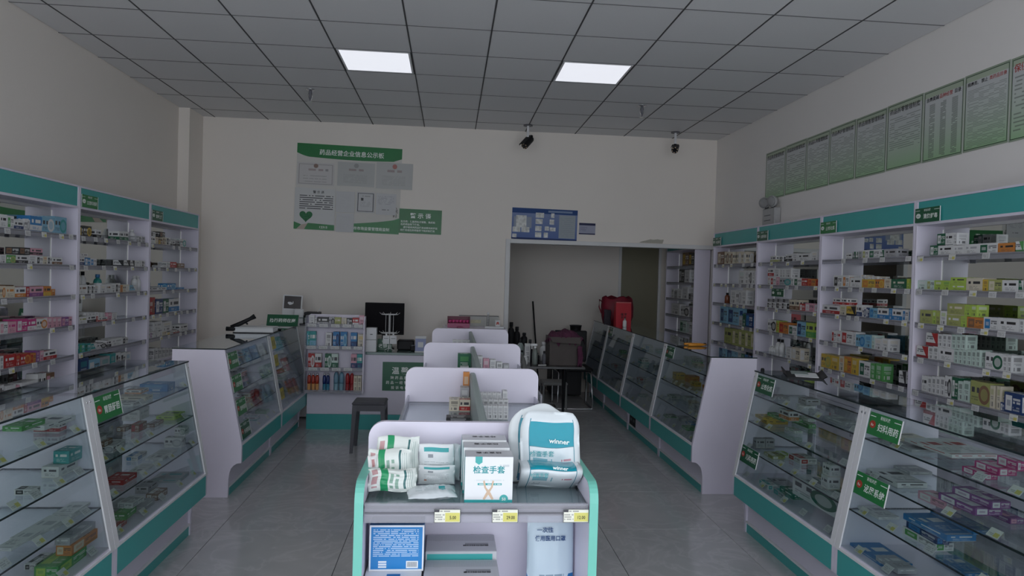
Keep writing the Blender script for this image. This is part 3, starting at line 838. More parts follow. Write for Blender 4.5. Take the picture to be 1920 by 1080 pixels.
L2 5 0 5.953 6.143 0.955 0.063 t W E
L2 5 0 6.147 6.246 0.955 0.055 p W K
L2 6 0 5.457 5.596 0.74 0.172 n N T
L2 6 0 5.602 5.768 0.74 0.147 p S W
L2 6 0 5.78 5.93 0.74 0.147 n E T
L2 6 0 5.939 6.028 0.74 0.157 n T E
L2 6 0 6.035 6.115 0.74 0.156 p W K
L2 6 0 6.123 6.206 0.74 0.146 p W K
L2 6 0 6.213 6.299 0.74 0.14 n W S
L3 1 0 6.653 6.757 1.82 0.069 t W K
L3 1 0 6.761 6.822 1.82 0.069 n C H
L3 1 0 6.828 6.923 1.82 0.048 p H Y
L3 1 0 6.926 7.012 1.82 0.075 p C H
L3 1 0 7.017 7.112 1.82 0.08 p W K
L3 1 0 7.117 7.224 1.82 0.056 b W K
L3 1 0 7.229 7.348 1.82 0.066 b E K
L3 1 0 7.356 7.514 1.82 0.083 s W T
L3 1 1 6.658 6.76 1.891 0.039 p W K
L3 1 1 6.859 6.975 1.898 0.045 p K H
L3 2 0 6.903 7.03 1.605 0.023 t W E
L3 2 0 7.031 7.115 1.605 0.058 p W E
L3 2 0 7.118 7.274 1.605 0.06 t R H
L3 2 0 7.304 7.483 1.605 0.05 t H R
L3 3 0 6.841 7.041 1.39 0.031 t W C
L3 3 0 7.05 7.266 1.39 0.065 s B S
L3 3 0 7.274 7.484 1.39 0.022 n B S
L3 4 0 6.674 6.779 1.17 0.161 s R H
L3 4 0 6.797 6.963 1.17 0.141 p N W
L3 4 0 6.97 7.101 1.17 0.136 p D W
L3 4 0 7.111 7.371 1.17 0.134 b W B
L3 5 0 6.69 6.756 0.955 0.06 p W U
L3 5 0 6.762 6.874 0.955 0.059 n W E
L3 5 0 6.884 6.958 0.955 0.051 n W E
L3 5 0 6.965 7.067 0.955 0.04 t C H
L3 5 0 7.071 7.229 0.955 0.028 p W Y
L3 5 0 7.254 7.389 0.955 0.032 b W R
L3 5 0 7.41 7.613 0.955 0.077 t W K
L3 5 1 6.766 6.951 1.014 0.087 t W E
L3 5 1 6.96 7.19 0.993 0.094 n W C
L3 6 0 6.779 6.858 0.74 0.117 p W E
L3 6 0 6.862 6.942 0.74 0.108 p W E
L3 6 0 6.946 7.03 0.74 0.098 p W E
L3 6 0 7.033 7.116 0.74 0.089 p W E
L3 6 0 7.119 7.219 0.74 0.078 p W E
"""
# counter shelf x0 x1 y depth height print
COUNTERS = """
L1 1 -1.735 -1.583 4.178 0.12 0.043 n B S
L1 1 -1.723 -1.571 3.877 0.1 0.022 t C W
L1 1 -1.671 -1.587 3.727 0.1 0.015 t W C
L1 2 -1.75 -1.706 3.907 0.09 0.023 p H W
L1 2 -1.672 -1.631 3.897 0.1 0.043 p H R
L1 2 -1.648 -1.603 4.015 0.14 0.019 p H W
L1 2 -1.669 -1.565 4.276 0.16 0.024 t L V
L1 2 -1.6 -1.529 3.454 0.14 0.035 s W E
L1 2 -1.62 -1.59 3.425 0.09 0.025 p H W
L1 3 -1.633 -1.534 4.246 0.06 0.057 s W E
L1 3 -1.546 -1.484 4.294 0.06 0.05 s W E
L1 3 -1.593 -1.501 3.955 0.2 0.014 n W E
L1 3 -1.576 -1.504 3.701 0.16 0.012 n W E
L1 3 -1.624 -1.53 3.502 0.14 0.027 t R W
L1 4 -1.667 -1.509 4.144 0.16 0.021 t E T
L1 4 -1.631 -1.457 3.618 0.16 0.031 t E W
L1 4 -1.527 -1.466 3.824 0.12 0.035 p H W
L1 4 -1.537 -1.505 3.385 0.1 0.026 p R W
L1 4 -1.532 -1.474 3.451 0.12 0.034 t G V
L1 4 -1.497 -1.427 3.523 0.12 0.025 p W E
L0 1 -1.735 -1.685 3.239 0.06 0.044 b W R
L0 1 -1.683 -1.632 3.241 0.06 0.044 b W R
L0 1 -1.713 -1.599 3.026 0.22 0.021 t W C
L0 1 -1.693 -1.62 2.847 0.15 0.022 t G W
L0 2 -1.655 -1.585 3.049 0.14 0.047 t W C
L0 2 -1.608 -1.544 3.097 0.1 0.055 t T D
L0 2 -1.607 -1.537 2.818 0.05 0.022 p W K
L0 2 -1.624 -1.587 3.139 0.08 0.036 p W R
L0 3 -1.591 -1.499 2.905 0.2 0.012 t W E
L0 3 -1.603 -1.526 3.048 0.16 0.012 t W E
L0 3 -1.604 -1.521 2.762 0.25 0.012 t W E
L0 3 -1.566 -1.509 2.633 0.2 0.012 t W E
L0 4 -1.543 -1.453 2.88 0.22 0.043 p G L
L0 4 -1.528 -1.465 3.022 0.2 0.043 p O C
L0 4 -1.567 -1.507 2.985 0.2 0.031 t E W
L0 4 -1.584 -1.517 2.886 0.2 0.048 p R H
L0 4 -1.662 -1.619 2.95 0.12 0.026 p W K
R1 1 2.035 2.115 4.191 0.1 0.022 t E K
R1 1 2.063 2.133 3.913 0.1 0.013 n W E
R1 1 2.012 2.091 3.432 0.18 0.022 t E W
R1 2 2.014 2.154 4.474 0.12 0.026 t Y O
R1 2 1.955 2.097 4.369 0.12 0.018 t Y O
R1 2 2.05 2.108 4.154 0.2 0.021 t G W
R1 2 2.12 2.168 4.118 0.2 0.029 t G W
R1 2 2.219 2.269 4.156 0.2 0.029 t G W
R1 2 2.063 2.114 4.019 0.12 0.018 t W G
R1 2 2.143 2.189 4.012 0.12 0.019 t W G
R1 3 1.981 2.042 4.442 0.05 0.058 t E C
R1 3 2.045 2.105 4.444 0.05 0.059 t E C
R1 3 2.052 2.105 4.107 0.12 0.014 p L W
R1 3 1.958 2.031 4.068 0.12 0.019 p V W
R1 3 1.903 1.97 3.46 0.07 0.066 t W C
R1 3 1.973 2.03 3.46 0.07 0.062 t W C
R1 4 1.871 1.929 4.038 0.14 0.028 p W T
R1 4 1.812 1.885 3.844 0.14 0.034 p E T
R1 4 1.838 1.901 3.74 0.16 0.033 t D W
R1 4 1.807 1.935 3.345 0.42 0.107 s W D
R0 1 2.046 2.217 3.125 0.1 0.024 t C W
R0 1 1.989 2.115 2.893 0.16 0.012 t E W
R0 1 2.122 2.238 2.905 0.1 0.012 t W E
R0 1 2.059 2.164 2.702 0.3 0.016 t W R
R0 1 2.165 2.273 2.704 0.3 0.016 t W R
R0 1 2.027 2.078 2.48 0.12 0.022 p M W
R0 1 2.058 2.133 2.454 0.12 0.029 p M W
R0 1 2.098 2.126 2.412 0.1 0.037 p M W
R0 2 1.967 2.107 3.034 0.24 0.025 t W K
R0 2 2.127 2.238 3.173 0.12 0.016 t E W
R0 2 1.984 2.054 2.642 0.16 0.034 p P W
R0 2 1.932 2.044 2.48 0.2 0.029 p U W
R0 2 2.044 2.125 2.47 0.2 0.028 p U W
R0 2 2.138 2.196 2.484 0.2 0.022 p U P
R0 3 1.949 2.051 3.09 0.16 0.014 t W E
R0 3 1.851 1.932 2.647 0.2 0.034 p W G
R0 3 1.923 1.976 2.629 0.2 0.03 p N B
R0 3 1.946 2.071 2.583 0.26 0.027 t B W
R0 3 2.074 2.159 2.581 0.26 0.019 t B W
R0 4 1.811 1.958 3.003 0.25 0.013 t B W
R0 4 1.855 1.944 2.819 0.15 0.022 t E W
R0 4 2.219 2.354 2.795 0.2 0.024 t B W
R0 4 2.353 2.464 2.784 0.2 0.022 p W K
"""

# ------------------------------------------------------------------ end-cap and island shelves
def rounded_panel(hw, z1, r, y0, y1):
    pts = [(-hw, 0), (hw, 0)]
    for k in range(7):
        t = math.pi/2*k/6; pts.append((hw-r+r*math.cos(t), z1-r+r*math.sin(t)))
    for k in range(7):
        t = math.pi/2+math.pi/2*k/6; pts.append((-hw+r+r*math.cos(t), z1-r+r*math.sin(t)))
    return MB().prism(pts, 'y', y0, y1)
GX = 0.084
ec = thing('end_cap_shelf', 'white end shelf with mint edged sides holding glove boxes and pouches', 'shelf unit', (GX, 1.9, 0))
rounded_panel(.305, 1.187, .045, .135, .155).obj('back_panel', M_LAM, ec)
for s in (-1, 1):
    prof = [(.135, 0), (.135, 1.088), (-.10, 1.088)]
    for k in range(1, 7):
        t = math.pi/2*k/6; prof.append((-.10-.045*math.sin(t), 1.043+.045*math.cos(t)))
    prof.append((-.145, 0))
    sd = MB().prism(prof, 'x', min(s*.285, s*.303), max(s*.285, s*.303)).obj('side_panel', M_LAM, ec)
    # mint band follows the top and front edge
    mb = MB(); pp = prof[1:]; rings = []
    for i, q in enumerate(pp):
        a = Vector(pp[max(i-1, 0)]); c = Vector(pp[min(i+1, len(pp)-1)]); d = (c-a).normalized(); n = Vector((d.y, -d.x))
        if n.x > 0 and abs(n.x) > abs(n.y): n = -n
        if n.y < 0: n = -n if abs(n.y) > .5 else n
        o1 = Vector(q)+n*.003
        rings.append([(s*.283, q[0], q[1]), (s*.305, q[0], q[1]), (s*.305, o1.x, o1.y), (s*.283, o1.x, o1.y)])
    mb.loft(rings); mb.obj('edge_band', M_MINT, sd)
for z, nm in ((1.030, 1), (.60, 0)):
    sh = glass_slab('shelf', ec, -.284, .284, -.125, .134, z-.008, z) if nm else B('shelf', M_LAM, ec, -.284, .284, -.125, .134, z-.018, z)
    if nm:
        B('shelf_tray', M_TRAY, sh, -.284, .284, -.12, .134, z-.028, z-.010)
        B('label_strip', M_STRIP, sh, -.282, .282, -.135, -.126, z-.040, z+.008)
        B('strip_line', M_GREY, sh, -.280, .280, -.1365, -.135, z-.018, z-.013)
        def tick(b, u, v):
            c = b.mix(b.rect(u, v, .42, .97, .08, .74), (.80, .80, .70, 1), (.66, .62, .16, 1))
            c = b.mix(b.rect(u, v, 0, .2, .78, 1.0), c, (.05, .05, .06, 1))
            c = b.mix(b.mul(b.text(u, v, .04, .4, .2, .7, 3, 22), .55), c, (.1, .1, .1, 1))
            c = b.mix(b.mul(b.text(u, v, .22, .6, .8, .96, 1, 22), .6), c, (.1, .1, .1, 1))
            return b.mix(b.m('MAXIMUM', b.m('MAXIMUM', b.gt(.02, u), b.gt(u, .98)), b.m('MAXIMUM', b.gt(.035, v), b.gt(v, .965))), c, (.04, .05, .05, 1))
        MT = printmat('price_ticket_print', tick, .35)
        for x, pr in ((-.109, '5.00'), (.036, '29.00'), (.217, '12.00')):
            tk = sheet('price_tag', .066, .034, .0016, MT, sh, 0, 0, 0, M_WHITEP); tk.matrix_local = frame((x, -.139, .992), (1, 0, 0), (0, 0, 1))
            letters('lettering', [(pr, .047, .009, .012, 'c', .8)], M_KTXT, tk, .002)
B('base', M_LAM, ec, -.284, .284, -.12, .134, .09, .11); B('plinth', M_TEAL, ec, -.284, .284, -.10, -.085, 0, .09)
centers = [GX, .113, .150, .171]; yp = [2.045, 3.26, 4.47, 5.68]
for k in range(3):
    x = centers[k+1]; y0, y1 = yp[k]+.012, yp[k+1]
    t = thing('island_shelf', ['nearest bay of the white island shelf, right behind the end shelf', 'middle bay of the white island shelf', 'rearmost bay of the white island shelf by the cash desk'][k], 'shelf unit', (x, (y0+y1)/2, 0)); h = (y1-y0)/2
    rounded_panel(.305, 1.187, .045, h-.02, h).obj('partition', M_LAM, t)
    cbd = MB().box(-.013, .013, -h+.004, h-.021, .09, 1.168, b=.006).obj('centre_board', M_GREYG, t)
    for s in (-1, 1):
        for z in (1.03, .76, .46):
            g = glass_slab('shelf', t, min(s*.016, s*.285), max(s*.016, s*.285), -h+.005, h-.022, z-.008, z)
            B('shelf_tray', M_STRIP, g, min(s*.016, s*.283), max(s*.016, s*.283), -h+.006, h-.024, z-.026, z-.010)
            B('label_strip', M_STRIP, g, min(s*.286, s*.294), max(s*.286, s*.294), -h+.006, h-.024, z-.03, z+.03)
    B('base', M_LAM, t, -.28, .28, -h+.005, h-.021, .07, .11); B('plinth', M_TEAL, t, -.25, .25, -h+.005, h-.021, 0, .07)

# ---- end-cap goods
def labelled_box(name, label, cat, x0, x1, y0, y1, z0, z1, body, rz=0, group=None):
    t = thing(name, label, cat, ((x0+x1)/2, (y0+y1)/2, z0), rz, group); a, c = (x1-x0)/2, (y1-y0)/2
    B('carton_body', body, t, -a, a, -c, c, 0, z1-z0, bev=.0015); t['hw'] = a; t['hd'] = c; return t
def glove_front(b, u, v):
    c = b.mix(b.gt(.07, v), (.80, .81, .82, 1), (.03, .36, .36, 1))
    c = b.mix(b.rect(u, v, .27, .77, .385, .43), c, (.03, .36, .36, 1))
    c = b.mix(b.mul(b.text(u, v, .3, .75, .395, .42, 1, 40, .95, .3), .7), c, (.8, .8, .8, 1))
    c = b.mix(b.mul(b.text(u, v, .2, .82, .475, .51, 1, 34, .9, .2), .35), c, (.5, .6, .58, 1))
    return b.mix(b.mul(b.text(u, v, .72, .92, .79, .84, 2, 46), .5), c, (.2, .3, .3, 1))
M_GLOVE = printmat('glove_box_print', glove_front, .4)
M_CART = mat('white_carton', (.76, .765, .775), .42, var=.02); M_GREYT = mat('silver_grey_carton', (.56, .57, .60), .4, var=.05)
M_SKIN = mat('printed_hand_tan', (.66, .48, .34), .5, var=.1)
gz = 1.031
for k, (y0, lb) in enumerate(((1.795, 'front white glove box with a 50 badge, facing out on the end shelf'), (1.875, 'middle glove box of three standing in line on the end shelf'), (1.945, 'rearmost glove box of three standing in line on the end shelf'))):
    x0 = (.050, .047, .044)[k]; hgt = (.118, .122, .126)[k]
    t = labelled_box('glove_box', lb, 'glove box', x0, x0+.123, y0, y0+.066, gz, gz+hgt, M_CART if k == 0 else M_GREYT, group=None)
    f = sheet('front_print', .123, hgt, .0006, M_GLOVE, t); f.matrix_local = frame((-.0615, -.0336, 0), (1, 0, 0), (0, 0, 1))
    if k == 0:
        letters('lettering', [('检查手套', .0615, .0775, .0205, 'c', 1, .018)], M_TTXT, f, .0008)
        mb = MB(); mb.prism([(.026, .119), (.026, .104), (.035, .098), (.044, .104), (.044, .119)], 'z', .0006, .001); mb.obj('shield_badge', M_TEAL, f)
        bd = MB().lathe((.101, .0105, .0006), [(.011, 0), (.011, .0006)], 20).obj('count_badge', M_TEAL, f); letters('badge_lettering', [('50', .101, .0065, .0105, 'c')], M_WTXT, bd, .0014)
        for s in (-1, 1):   # printed crossing hands
            mb = MB(); mb.prism([(.061+s*.010, .058), (.061+s*.014, .056), (.061+s*.011, .040), (.061-s*.001, .020), (.061-s*.009, .008), (.061-s*.014, .010), (.061-s*.006, .026), (.061+s*.006, .040)][::s], 'z', .0006, .0009+s*.0001); mb.obj('hand_print', M_SKIN, f)
    tp = sheet('top_print', .123, .064, .0006, M_GREYT, t); tp.matrix_local = frame((-.0615, -.032, hgt), (1, 0, 0), (0, 1, 0))
    letters('lettering', [('检查手套', -.0, 0, .017, 'c')], M_KTXT, tp, .0009, frame((.062, .045, 0), (-1, 0, 0), (0, -1, 0)))
    B('flap_line', M_TEAL, t, -.0617, -.0612, -.033, .033, 0, hgt)

def pouch(name, label, cat, x, y, z, wd, ht, th, m, lean=.25, rz=0, seed=0, group=None, crumple=.004, bulge=1.0, lie=False, bend=0.0, flare=0.0, round_top=0.0):
    """soft plastic bag: two skins meeting in a flat crimped seam, wrinkled; stands leaning back or lies flat"""
    rnd = random.Random(seed); nx, nz = 22, 22
    ph = [rnd.uniform(0, 6.3) for _ in range(8)]; fq = [rnd.uniform(4, 15) for _ in range(8)]
    vs, fs, uvs = [], [], []
    for side in (0, 1):
        for j in range(nz+1):
            for i in range(nx+1):
                u, v = i/nx, j/nz
                e = min(u, 1-u)*2; f = min(v, 1-v)*2
                prof = (max(0, 1-(1-min(1, max(0, e-.06)*1.5))**2)**.5)*(max(0, 1-(1-min(1, max(0, f-.08)*1.4))**2)**.5)
                wr = sum(math.sin(fq[k]*u+fq[k+4]*v*1.2+ph[k])*.5 for k in range(4))
                wr2 = abs(math.sin(fq[1]*1.7*u+ph[5]+2*v)*math.sin(fq[2]*1.4*v+ph[6]-u*2))
                d = prof*th*.5*bulge+(wr*.5+wr2)*crumple*(.35+.65*prof)
                px = (u-.5)*wd*(1-.05*prof*bulge)+math.sin(v*9+ph[7])*crumple*.4+(u-.5)*wd*flare*(1-v)
                if round_top and v > .7: px *= 1-round_top*((v-.7)/.3)**2.6*(1.15 if px > 0 else .85)
                pz = v*ht-(round_top*ht*.16*(abs(u-.46)*2)**2*max(0, v-.5)*2 if round_top else 0)+math.sin(u*7+ph[3])*crumple*.7
                py = (d if side else -d)+wr*crumple*.25+bend*(v-.5)**2
                vs.append((px, py, pz)); uvs.append((u, v))
    n = (nx+1)*(nz+1)
    for side in (0, 1):
        for j in range(nz):
            for i in range(nx):
                a = side*n+j*(nx+1)+i; q = (a, a+1, a+nx+2, a+nx+1); fs.append(q if side == 0 else q[::-1])
    for i in range(nx):
        fs.append((i, n+i, n+i+1, i+1)); t = nz*(nx+1)+i; fs.append((t, t+1, n+t+1, n+t))
    for j in range(nz):
        a = j*(nx+1); fs.append((a, a+nx+1, n+a+nx+1, n+a)); a += nx; fs.append((a, n+a, n+a+nx+1, a+nx+1))
    me = bpy.data.meshes.new(name); me.from_pydata(vs, [], fs); uv = me.uv_layers.new(name='UVMap')
    for li, l in enumerate(me.loops): uv.data[li].uv = uvs[l.vertex_index]
    me.polygons.foreach_set('use_smooth', [True]*len(fs)); me.materials.append(m)
    o = bpy.data.objects.new(name, me); C.objects.link(o)
    o.matrix_world = Matrix.Translation((x, y, z+(0 if lie else th*.5*math.sin(lean)+.001))) @ Matrix.Rotation(rz, 4, 'Z') @ Matrix.Rotation((-math.pi/2+.06) if lie else -lean, 4, 'X')
    return tag(o, label, cat, group)
def pk(base, tint, win):
    def f(b, u, v):
        c = base
        c = b.mix(b.rect(u, v, .14, .90, .52, .86), c, tint)
        c = b.mix(b.mul(b.rect(u, v, .14, .9, .52, .53), 1), c, (.05, .2, .25, 1))
        c = b.mix(b.mul(b.text(u, v, .16, .5, .40, .48, 1, 16, .9, .2), .35), c, tint)
        c = b.mix(b.mul(b.text(u, v, .16, .52, .30, .385, 1, 16, .9, .2), .7), c, tint)
        c = b.mix(b.mul(b.text(u, v, .68, .85, .34, .37, 1, 50, .9, .2), .7), c, (.5, .06, .12, 1))
        c = b.mix(b.mul(b.text(u, v, .16, .34, .22, .27, 2, 40, .7), .5), c, (.2, .25, .3, 1))
        c = b.mix(b.mul(b.rect(u, v, .14, .5, .02, .12), .9), c, (.04, .22, .5, 1))
        return b.mix(b.mul(b.m('MAXIMUM', b.band(u, .125, .14), b.band(u, .90, .912)), b.band(v, .05, .9)), c, (.06, .25, .32, 1))
    return f
M_WIN = printmat('dressing_pouch_print', pk((.72, .76, .77, 1), (.0, .27, .36, 1), 0), .22)
M_WTRANS = printmat('wound_pouch_print', lambda b, u, v: pk((.70, .75, .77, 1), (.0, .29, .38, 1), 0)(b, u, v), .2)
def wname(o, y, xx, txt, h, zoff):
    l = letters('lettering', [(txt, 0, 0, h, 'c', 1.1, .02)], M_WTXT, o, 0.0, frame((xx, -zoff, y), (1, 0, -.08), (0, 0, 1))); return l
pw = pouch('dressing_pouch', 'large white and teal plastic pouch at the back of the pouch stack', 'pouch', .272, 1.985, gz+.002, .19, .215, .030, M_WIN, lean=.05, rz=.06, seed=3, crumple=.0045, round_top=.42)
pw2 = pouch('dressing_pouch', 'upper white and teal pouch lettered winner, leaning in the middle', 'pouch', .288, 1.925, gz+.002, .166, .205, .034, M_WTRANS, lean=.12, rz=-.03, seed=4, crumple=.0036, round_top=.22)
pw3 = pouch('dressing_pouch', 'front white and teal pouch slumped low at the shelf edge', 'pouch', .281, 1.832, gz+.002, .165, .120, .034, M_WTRANS, lean=.30, rz=-.03, seed=5, crumple=.0032, bend=1.2)
wname(pw2, .118, .022, 'winner', .018, .0245); wname(pw3, .064, .020, 'winner', .013, .029)
for o, zz in ((pw2, .083), (pw3, .045)): letters('product_lettering', [('检查手套', 0, 0, .017 if o is pw2 else .012, 'l', 1, .0)], M_TTXT, o, 0, frame((-.058, -.0235, zz), (1, 0, 0), (0, 0, 1)))
def bandage(b, u, v):
    c = b.mix(b.band(u, .24, .40), (.74, .78, .74, 1), (.02, .30, .12, 1))
    c = b.mix(b.mul(b.text(v, u, .1, .9, .06, .2, 1, 12, .8, .2), .7), c, (.45, .12, .15, 1))
    c = b.mix(b.mul(b.text(v, u, .1, .9, .44, .68, 2, 10, .6, .35), .7), c, (.05, .25, .15, 1))
    c = b.mix(b.mul(b.band(u, .74, .79), b.band(v, .1, .95)), c, (.05, .16, .16, 1))
    return b.mix(b.mul(b.text(v, u, .1, .9, .82, .95, 3, 8, .3, .1), .6), c, (.2, .3, .28, 1))
M_BAND = printmat('bandage_pouch_print', bandage, .2)
for k, (x, y, wd, ht, ln, rz, lb) in enumerate(((-.132, 1.955, .115, .125, .10, .05, 'green striped white bandage pouch at the back of the pile'),
        (-.152, 1.915, .115, .098, .18, -.06, 'middle green striped bandage pouch of the pile of three'),
        (-.136, 1.850, .125, .060, .55, .08, 'front green striped bandage pouch lying at the foot of the pile'))):
    pouch('bandage_pouch', lb, 'pouch', x, y, gz+.003, wd, ht, .030, M_BAND, lean=ln, rz=rz, seed=20+k, crumple=.004)
M_RWP = printmat('red_lettered_pouch_print', lambda b, u, v: b.mix(b.mul(b.text(v, u, .1, .9, .3, .6, 1, 12, .9, .2), .8), (.72, .68, .68, 1), (.45, .14, .14, 1)), .25)
pouch('bandage_pouch', 'narrow white strip pouch with red lettering by the mint side panel', 'pouch', -.190, 1.905, gz+.003, .030, .085, .008, M_RWP, lean=.12, rz=.5, seed=33, crumple=.0015)
def gauze(b, u, v):
    c = b.mix(b.rect(u, v, .14, .86, .80, .91), (.76, .78, .79, 1), (.03, .36, .37, 1))
    c = b.mix(b.mul(b.text(u, v, .2, .42, .64, .74, 1, 40, .9, .35), .8), c, (.15, .17, .2, 1))
    c = b.mix(b.mul(b.text(u, v, .15, .85, .2, .58, 6, 60, .4, .15), .5), c, (.3, .33, .35, 1))
    return b.mix(b.rect(u, v, .15, .22, .2, .28), c, (.5, .25, .18, 1))
M_GAUZE = printmat('gauze_packet_print', gauze, .3)
pouch('gauze_packet', 'white gauze packet with teal bar, upright behind another', 'packet', -.026, 1.965, gz+.002, .098, .105, .014, M_GAUZE, lean=.06, seed=41, crumple=.0014)
pouch('gauze_packet', 'lower front gauze packet with teal bar, nearer the shelf edge', 'packet', -.024, 1.94, gz+.002, .100, .052, .014, M_GAUZE, lean=.10, seed=42, crumple=.0014)
pouch('gauze_packet', 'clear crinkled packet tucked between gauze packets and glove boxes', 'packet', .016, 1.985, gz+.002, .052, .10, .02, printmat('clear_packet_print', lambda b, u, v: b.mix(b.rect(u, v, .35, .6, .55, .7), (.55, .58, .60, 1), (.5, .2, .12, 1)), .15), lean=.05, rz=-.25, seed=43, crumple=.0035)
M_FLATP = printmat('flat_packet_print', lambda b, u, v: b.mix(b.rect(u, v, .66, .8, .3, .6), b.mix(b.mul(b.text(u, v, .15, .6, .3, .7, 3, 24), .25), (.66, .70, .72, 1), (.2, .3, .3, 1)), (.03, .36, .38, 1)), .2)
pouch('gauze_packet', 'flat crumpled clear packet lying in front of the gauze packets', 'packet', -.030, 1.795, gz+.012, .125, .085, .022, M_FLATP, lie=True, rz=.1, seed=45, crumple=.003)
# lower shelf: blue carton on white carton, grey cartons, mask pouch
z0 = .602
lo = labelled_box('mask_carton', 'large white carton with blue panel under the blue lettered carton', 'carton', -.197, -.054, 1.775, 1.925, z0, .842, M_CART)
pn = sheet('blue_panel', .10, .10, .0008, printmat('blue_panel_print', lambda b, u, v: b.mix(b.mul(b.text(u, v, .1, .9, .3, .7, 3, 16), .5), (.02, .18, .46, 1), (.7, .75, .8, 1)), .4), lo); pn.matrix_local = frame((-.040, -.0758, .10), (1, 0, 0), (0, 0, 1))
B('blue_tab', mat('blue_print', (.02, .15, .38), .4), lo, -.016, .018, -.055, -.040, .240, .2408)
def bluep(b, u, v):
    c = b.mix(b.m('MAXIMUM', b.m('MAXIMUM', b.gt(.03, u), b.gt(u, .97)), b.m('MAXIMUM', b.gt(.04, v), b.gt(v, .96))), (.012, .20, .52, 1), (.72, .75, .80, 1))
    c = b.mix(b.mul(b.text(u, v, .07, .9, .32, .93, 15, 46, .5, .18), .7), c, (.6, .72, .85, 1))
    c = b.mix(b.rect(u, v, .68, .9, .06, .22), c, (.75, .78, .8, 1))
    c = b.mix(b.mul(b.rect(u, v, .70, .88, .09, .20), b.gt(b.m('FRACT', b.mul(u, 62)), .5)), c, (.05, .06, .08, 1))
    for k in range(3): c = b.mix(b.rect(u, v, .17, .32, .07+k*.055, .11+k*.055), c, (.7, .75, .8, 1))
    return c
bb = labelled_box('mask_carton', 'blue carton with fine white print and barcode, on top of white carton', 'carton', -.190, -.050, 1.83, 1.905, .8425, .962, mat('blue_carton', (.03, .13, .30), .4))
f = sheet('front_print', .140, .119, .0008, printmat('blue_carton_print', bluep, .35), bb); f.matrix_local = frame((-.07, -.0383, 0), (1, 0, 0), (0, 0, 1))
def greyp(b, u, v):
    c = b.mix(b.band(v, .62, .95), (.56, .57, .60, 1), b.mix(b.m('FRACT', b.mul(u, 55)), (.38, .39, .42, 1), (.56, .57, .60, 1)))
    c = b.mix(b.rect(u, v, .12, .22, .60, .85), c, (.47, .48, .50, 1))
    return b.mix(b.mul(b.text(u, v, .56, .9, .3, .5, 1, 16, .9, .2), .7), c, (.12, .13, .14, 1))
M_GREYP = printmat('grey_carton_top_print', greyp, .4)
for k, (y0, zt, lb) in enumerate(((1.775, .842, 'nearer grey carton with teal front band on the lower end shelf'), (1.905, .862, 'farther grey carton with teal front band behind its twin'))):
    g = labelled_box('mask_carton', lb, 'carton', -.048, .146, y0, y0+.125, z0, zt, M_GREYT)
    tp = sheet('top_print', .19, .12, .0006, M_GREYP, g); tp.matrix_local = frame((-.095, -.06, zt-z0), (1, 0, 0), (0, 1, 0))
    B('front_band', M_TEAL, g, -.092, .085, -.0632, -.0624, zt-z0-.035, zt-z0-.006)
    letters('lettering', [('医用外科口罩', 0, 0, .012, 'c')], M_KTXT, tp, .0009, frame((.135, .045, 0), (-1, 0, 0), (0, -1, 0)))
def maskp(b, u, v):
    tri = b.m('ADD', b.m('ABSOLUTE', b.m('SUBTRACT', u, .5)), b.mul(b.m('SUBTRACT', .44, v), .9))
    c = b.mix(b.mul(b.gt(b.m('SUBTRACT', b.m('ABSOLUTE', b.m('SUBTRACT', u, .45)), b.mul(v, .9)), .0), b.gt(.5, v)), (.56, .68, .76, 1), (.015, .16, .42, 1))
    d = b.m('ADD', b.m('POWER', b.m('SUBTRACT', u, .5), 2.0), b.mul(b.m('POWER', b.m('SUBTRACT', v, .30), 2.0), 1.6))
    c = b.mix(b.gt(.05, d), c, (.70, .77, .82, 1))
    c = b.mix(b.mul(b.gt(.048, d), b.gt(b.m('FRACT', b.mul(v, 22)), .82)), c, (.1, .3, .5, 1))
    return b.mix(b.mul(b.text(u, v, .25, .8, .475, .505, 1, 46, .9, .2), .7), c, (.1, .2, .3, 1))
mp = pouch('mask_pouch', 'tall pale blue face mask pouch standing on the lower end shelf', 'pouch', .298, 1.93, z0+.003, .130, .362, .040, printmat('mask_pouch_print', maskp, .22), lean=.06, seed=61, crumple=.0016, bulge=.8)
letters('lettering', [('一次性', -.04, .298, .0155, 'l', 1, .02), ('使用医用口罩', -.045, .275, .0155, 'l', .92, .02)], mat('navy_lettering', (.02, .07, .2), .5), mp, 0, frame((0, -.0185, 0), (1, 0, 0), (0, 0, 1)))

# ---- island goods (cartons standing on the island glass shelves)
iz = 1.0305
wm = 'nWE'
for r, (y, n, x0, h, zz) in enumerate(((2.85, 5, .141, .056, iz), (2.99, 6, .131, .056, iz), (3.10, 5, .131, .066, iz))):
    for q in range(n):
        carton(wm if r != 1 else 'nWK', x0+.011+q*.0215, y+.022, zz, .0205, .042, h, '%s slim white drops carton in the %s row, nearest island bay' % (['first', 'second', 'third', 'fourth', 'fifth', 'sixth'][q], ['front', 'middle', 'back'][r]), 'slim carton', 'slim_carton', 'white drops cartons in rows on the island')
carton('nWE', .254, 3.13, iz, .021, .05, .075, 'taller white slim carton ending the back row, nearest island bay', 'slim carton', 'slim_carton')
carton('nCK', .031, 3.05, iz, .045, .07, .05, 'cream carton, outer one of a pair beside the island centre board', 'medicine box')
carton('bCR', .0745, 3.05, iz, .047, .07, .05, 'cream carton with red block touching the island centre board', 'medicine box')
carton('nEW', .076, 3.155, iz, .038, .06, .085, 'small silver topped carton behind the cream pair on the island', 'medicine box')
carton('nOC', .083, 3.20, iz, .028, .022, .145, 'tall narrow orange carton against the island partition', 'medicine box')
carton('nKE', .045, 2.80, iz, .095, .06, .022, 'flat black carton in front of the cream pair on the island', 'medicine box')
carton('nDG', .095, 4.24, iz, .078, .06, .115, 'dark green carton beside the centre board in the middle island bay', 'medicine box')
carton('nWE', .095, 4.15, iz, .05, .05, .05, 'low pale carton in front of the dark green one', 'medicine box')
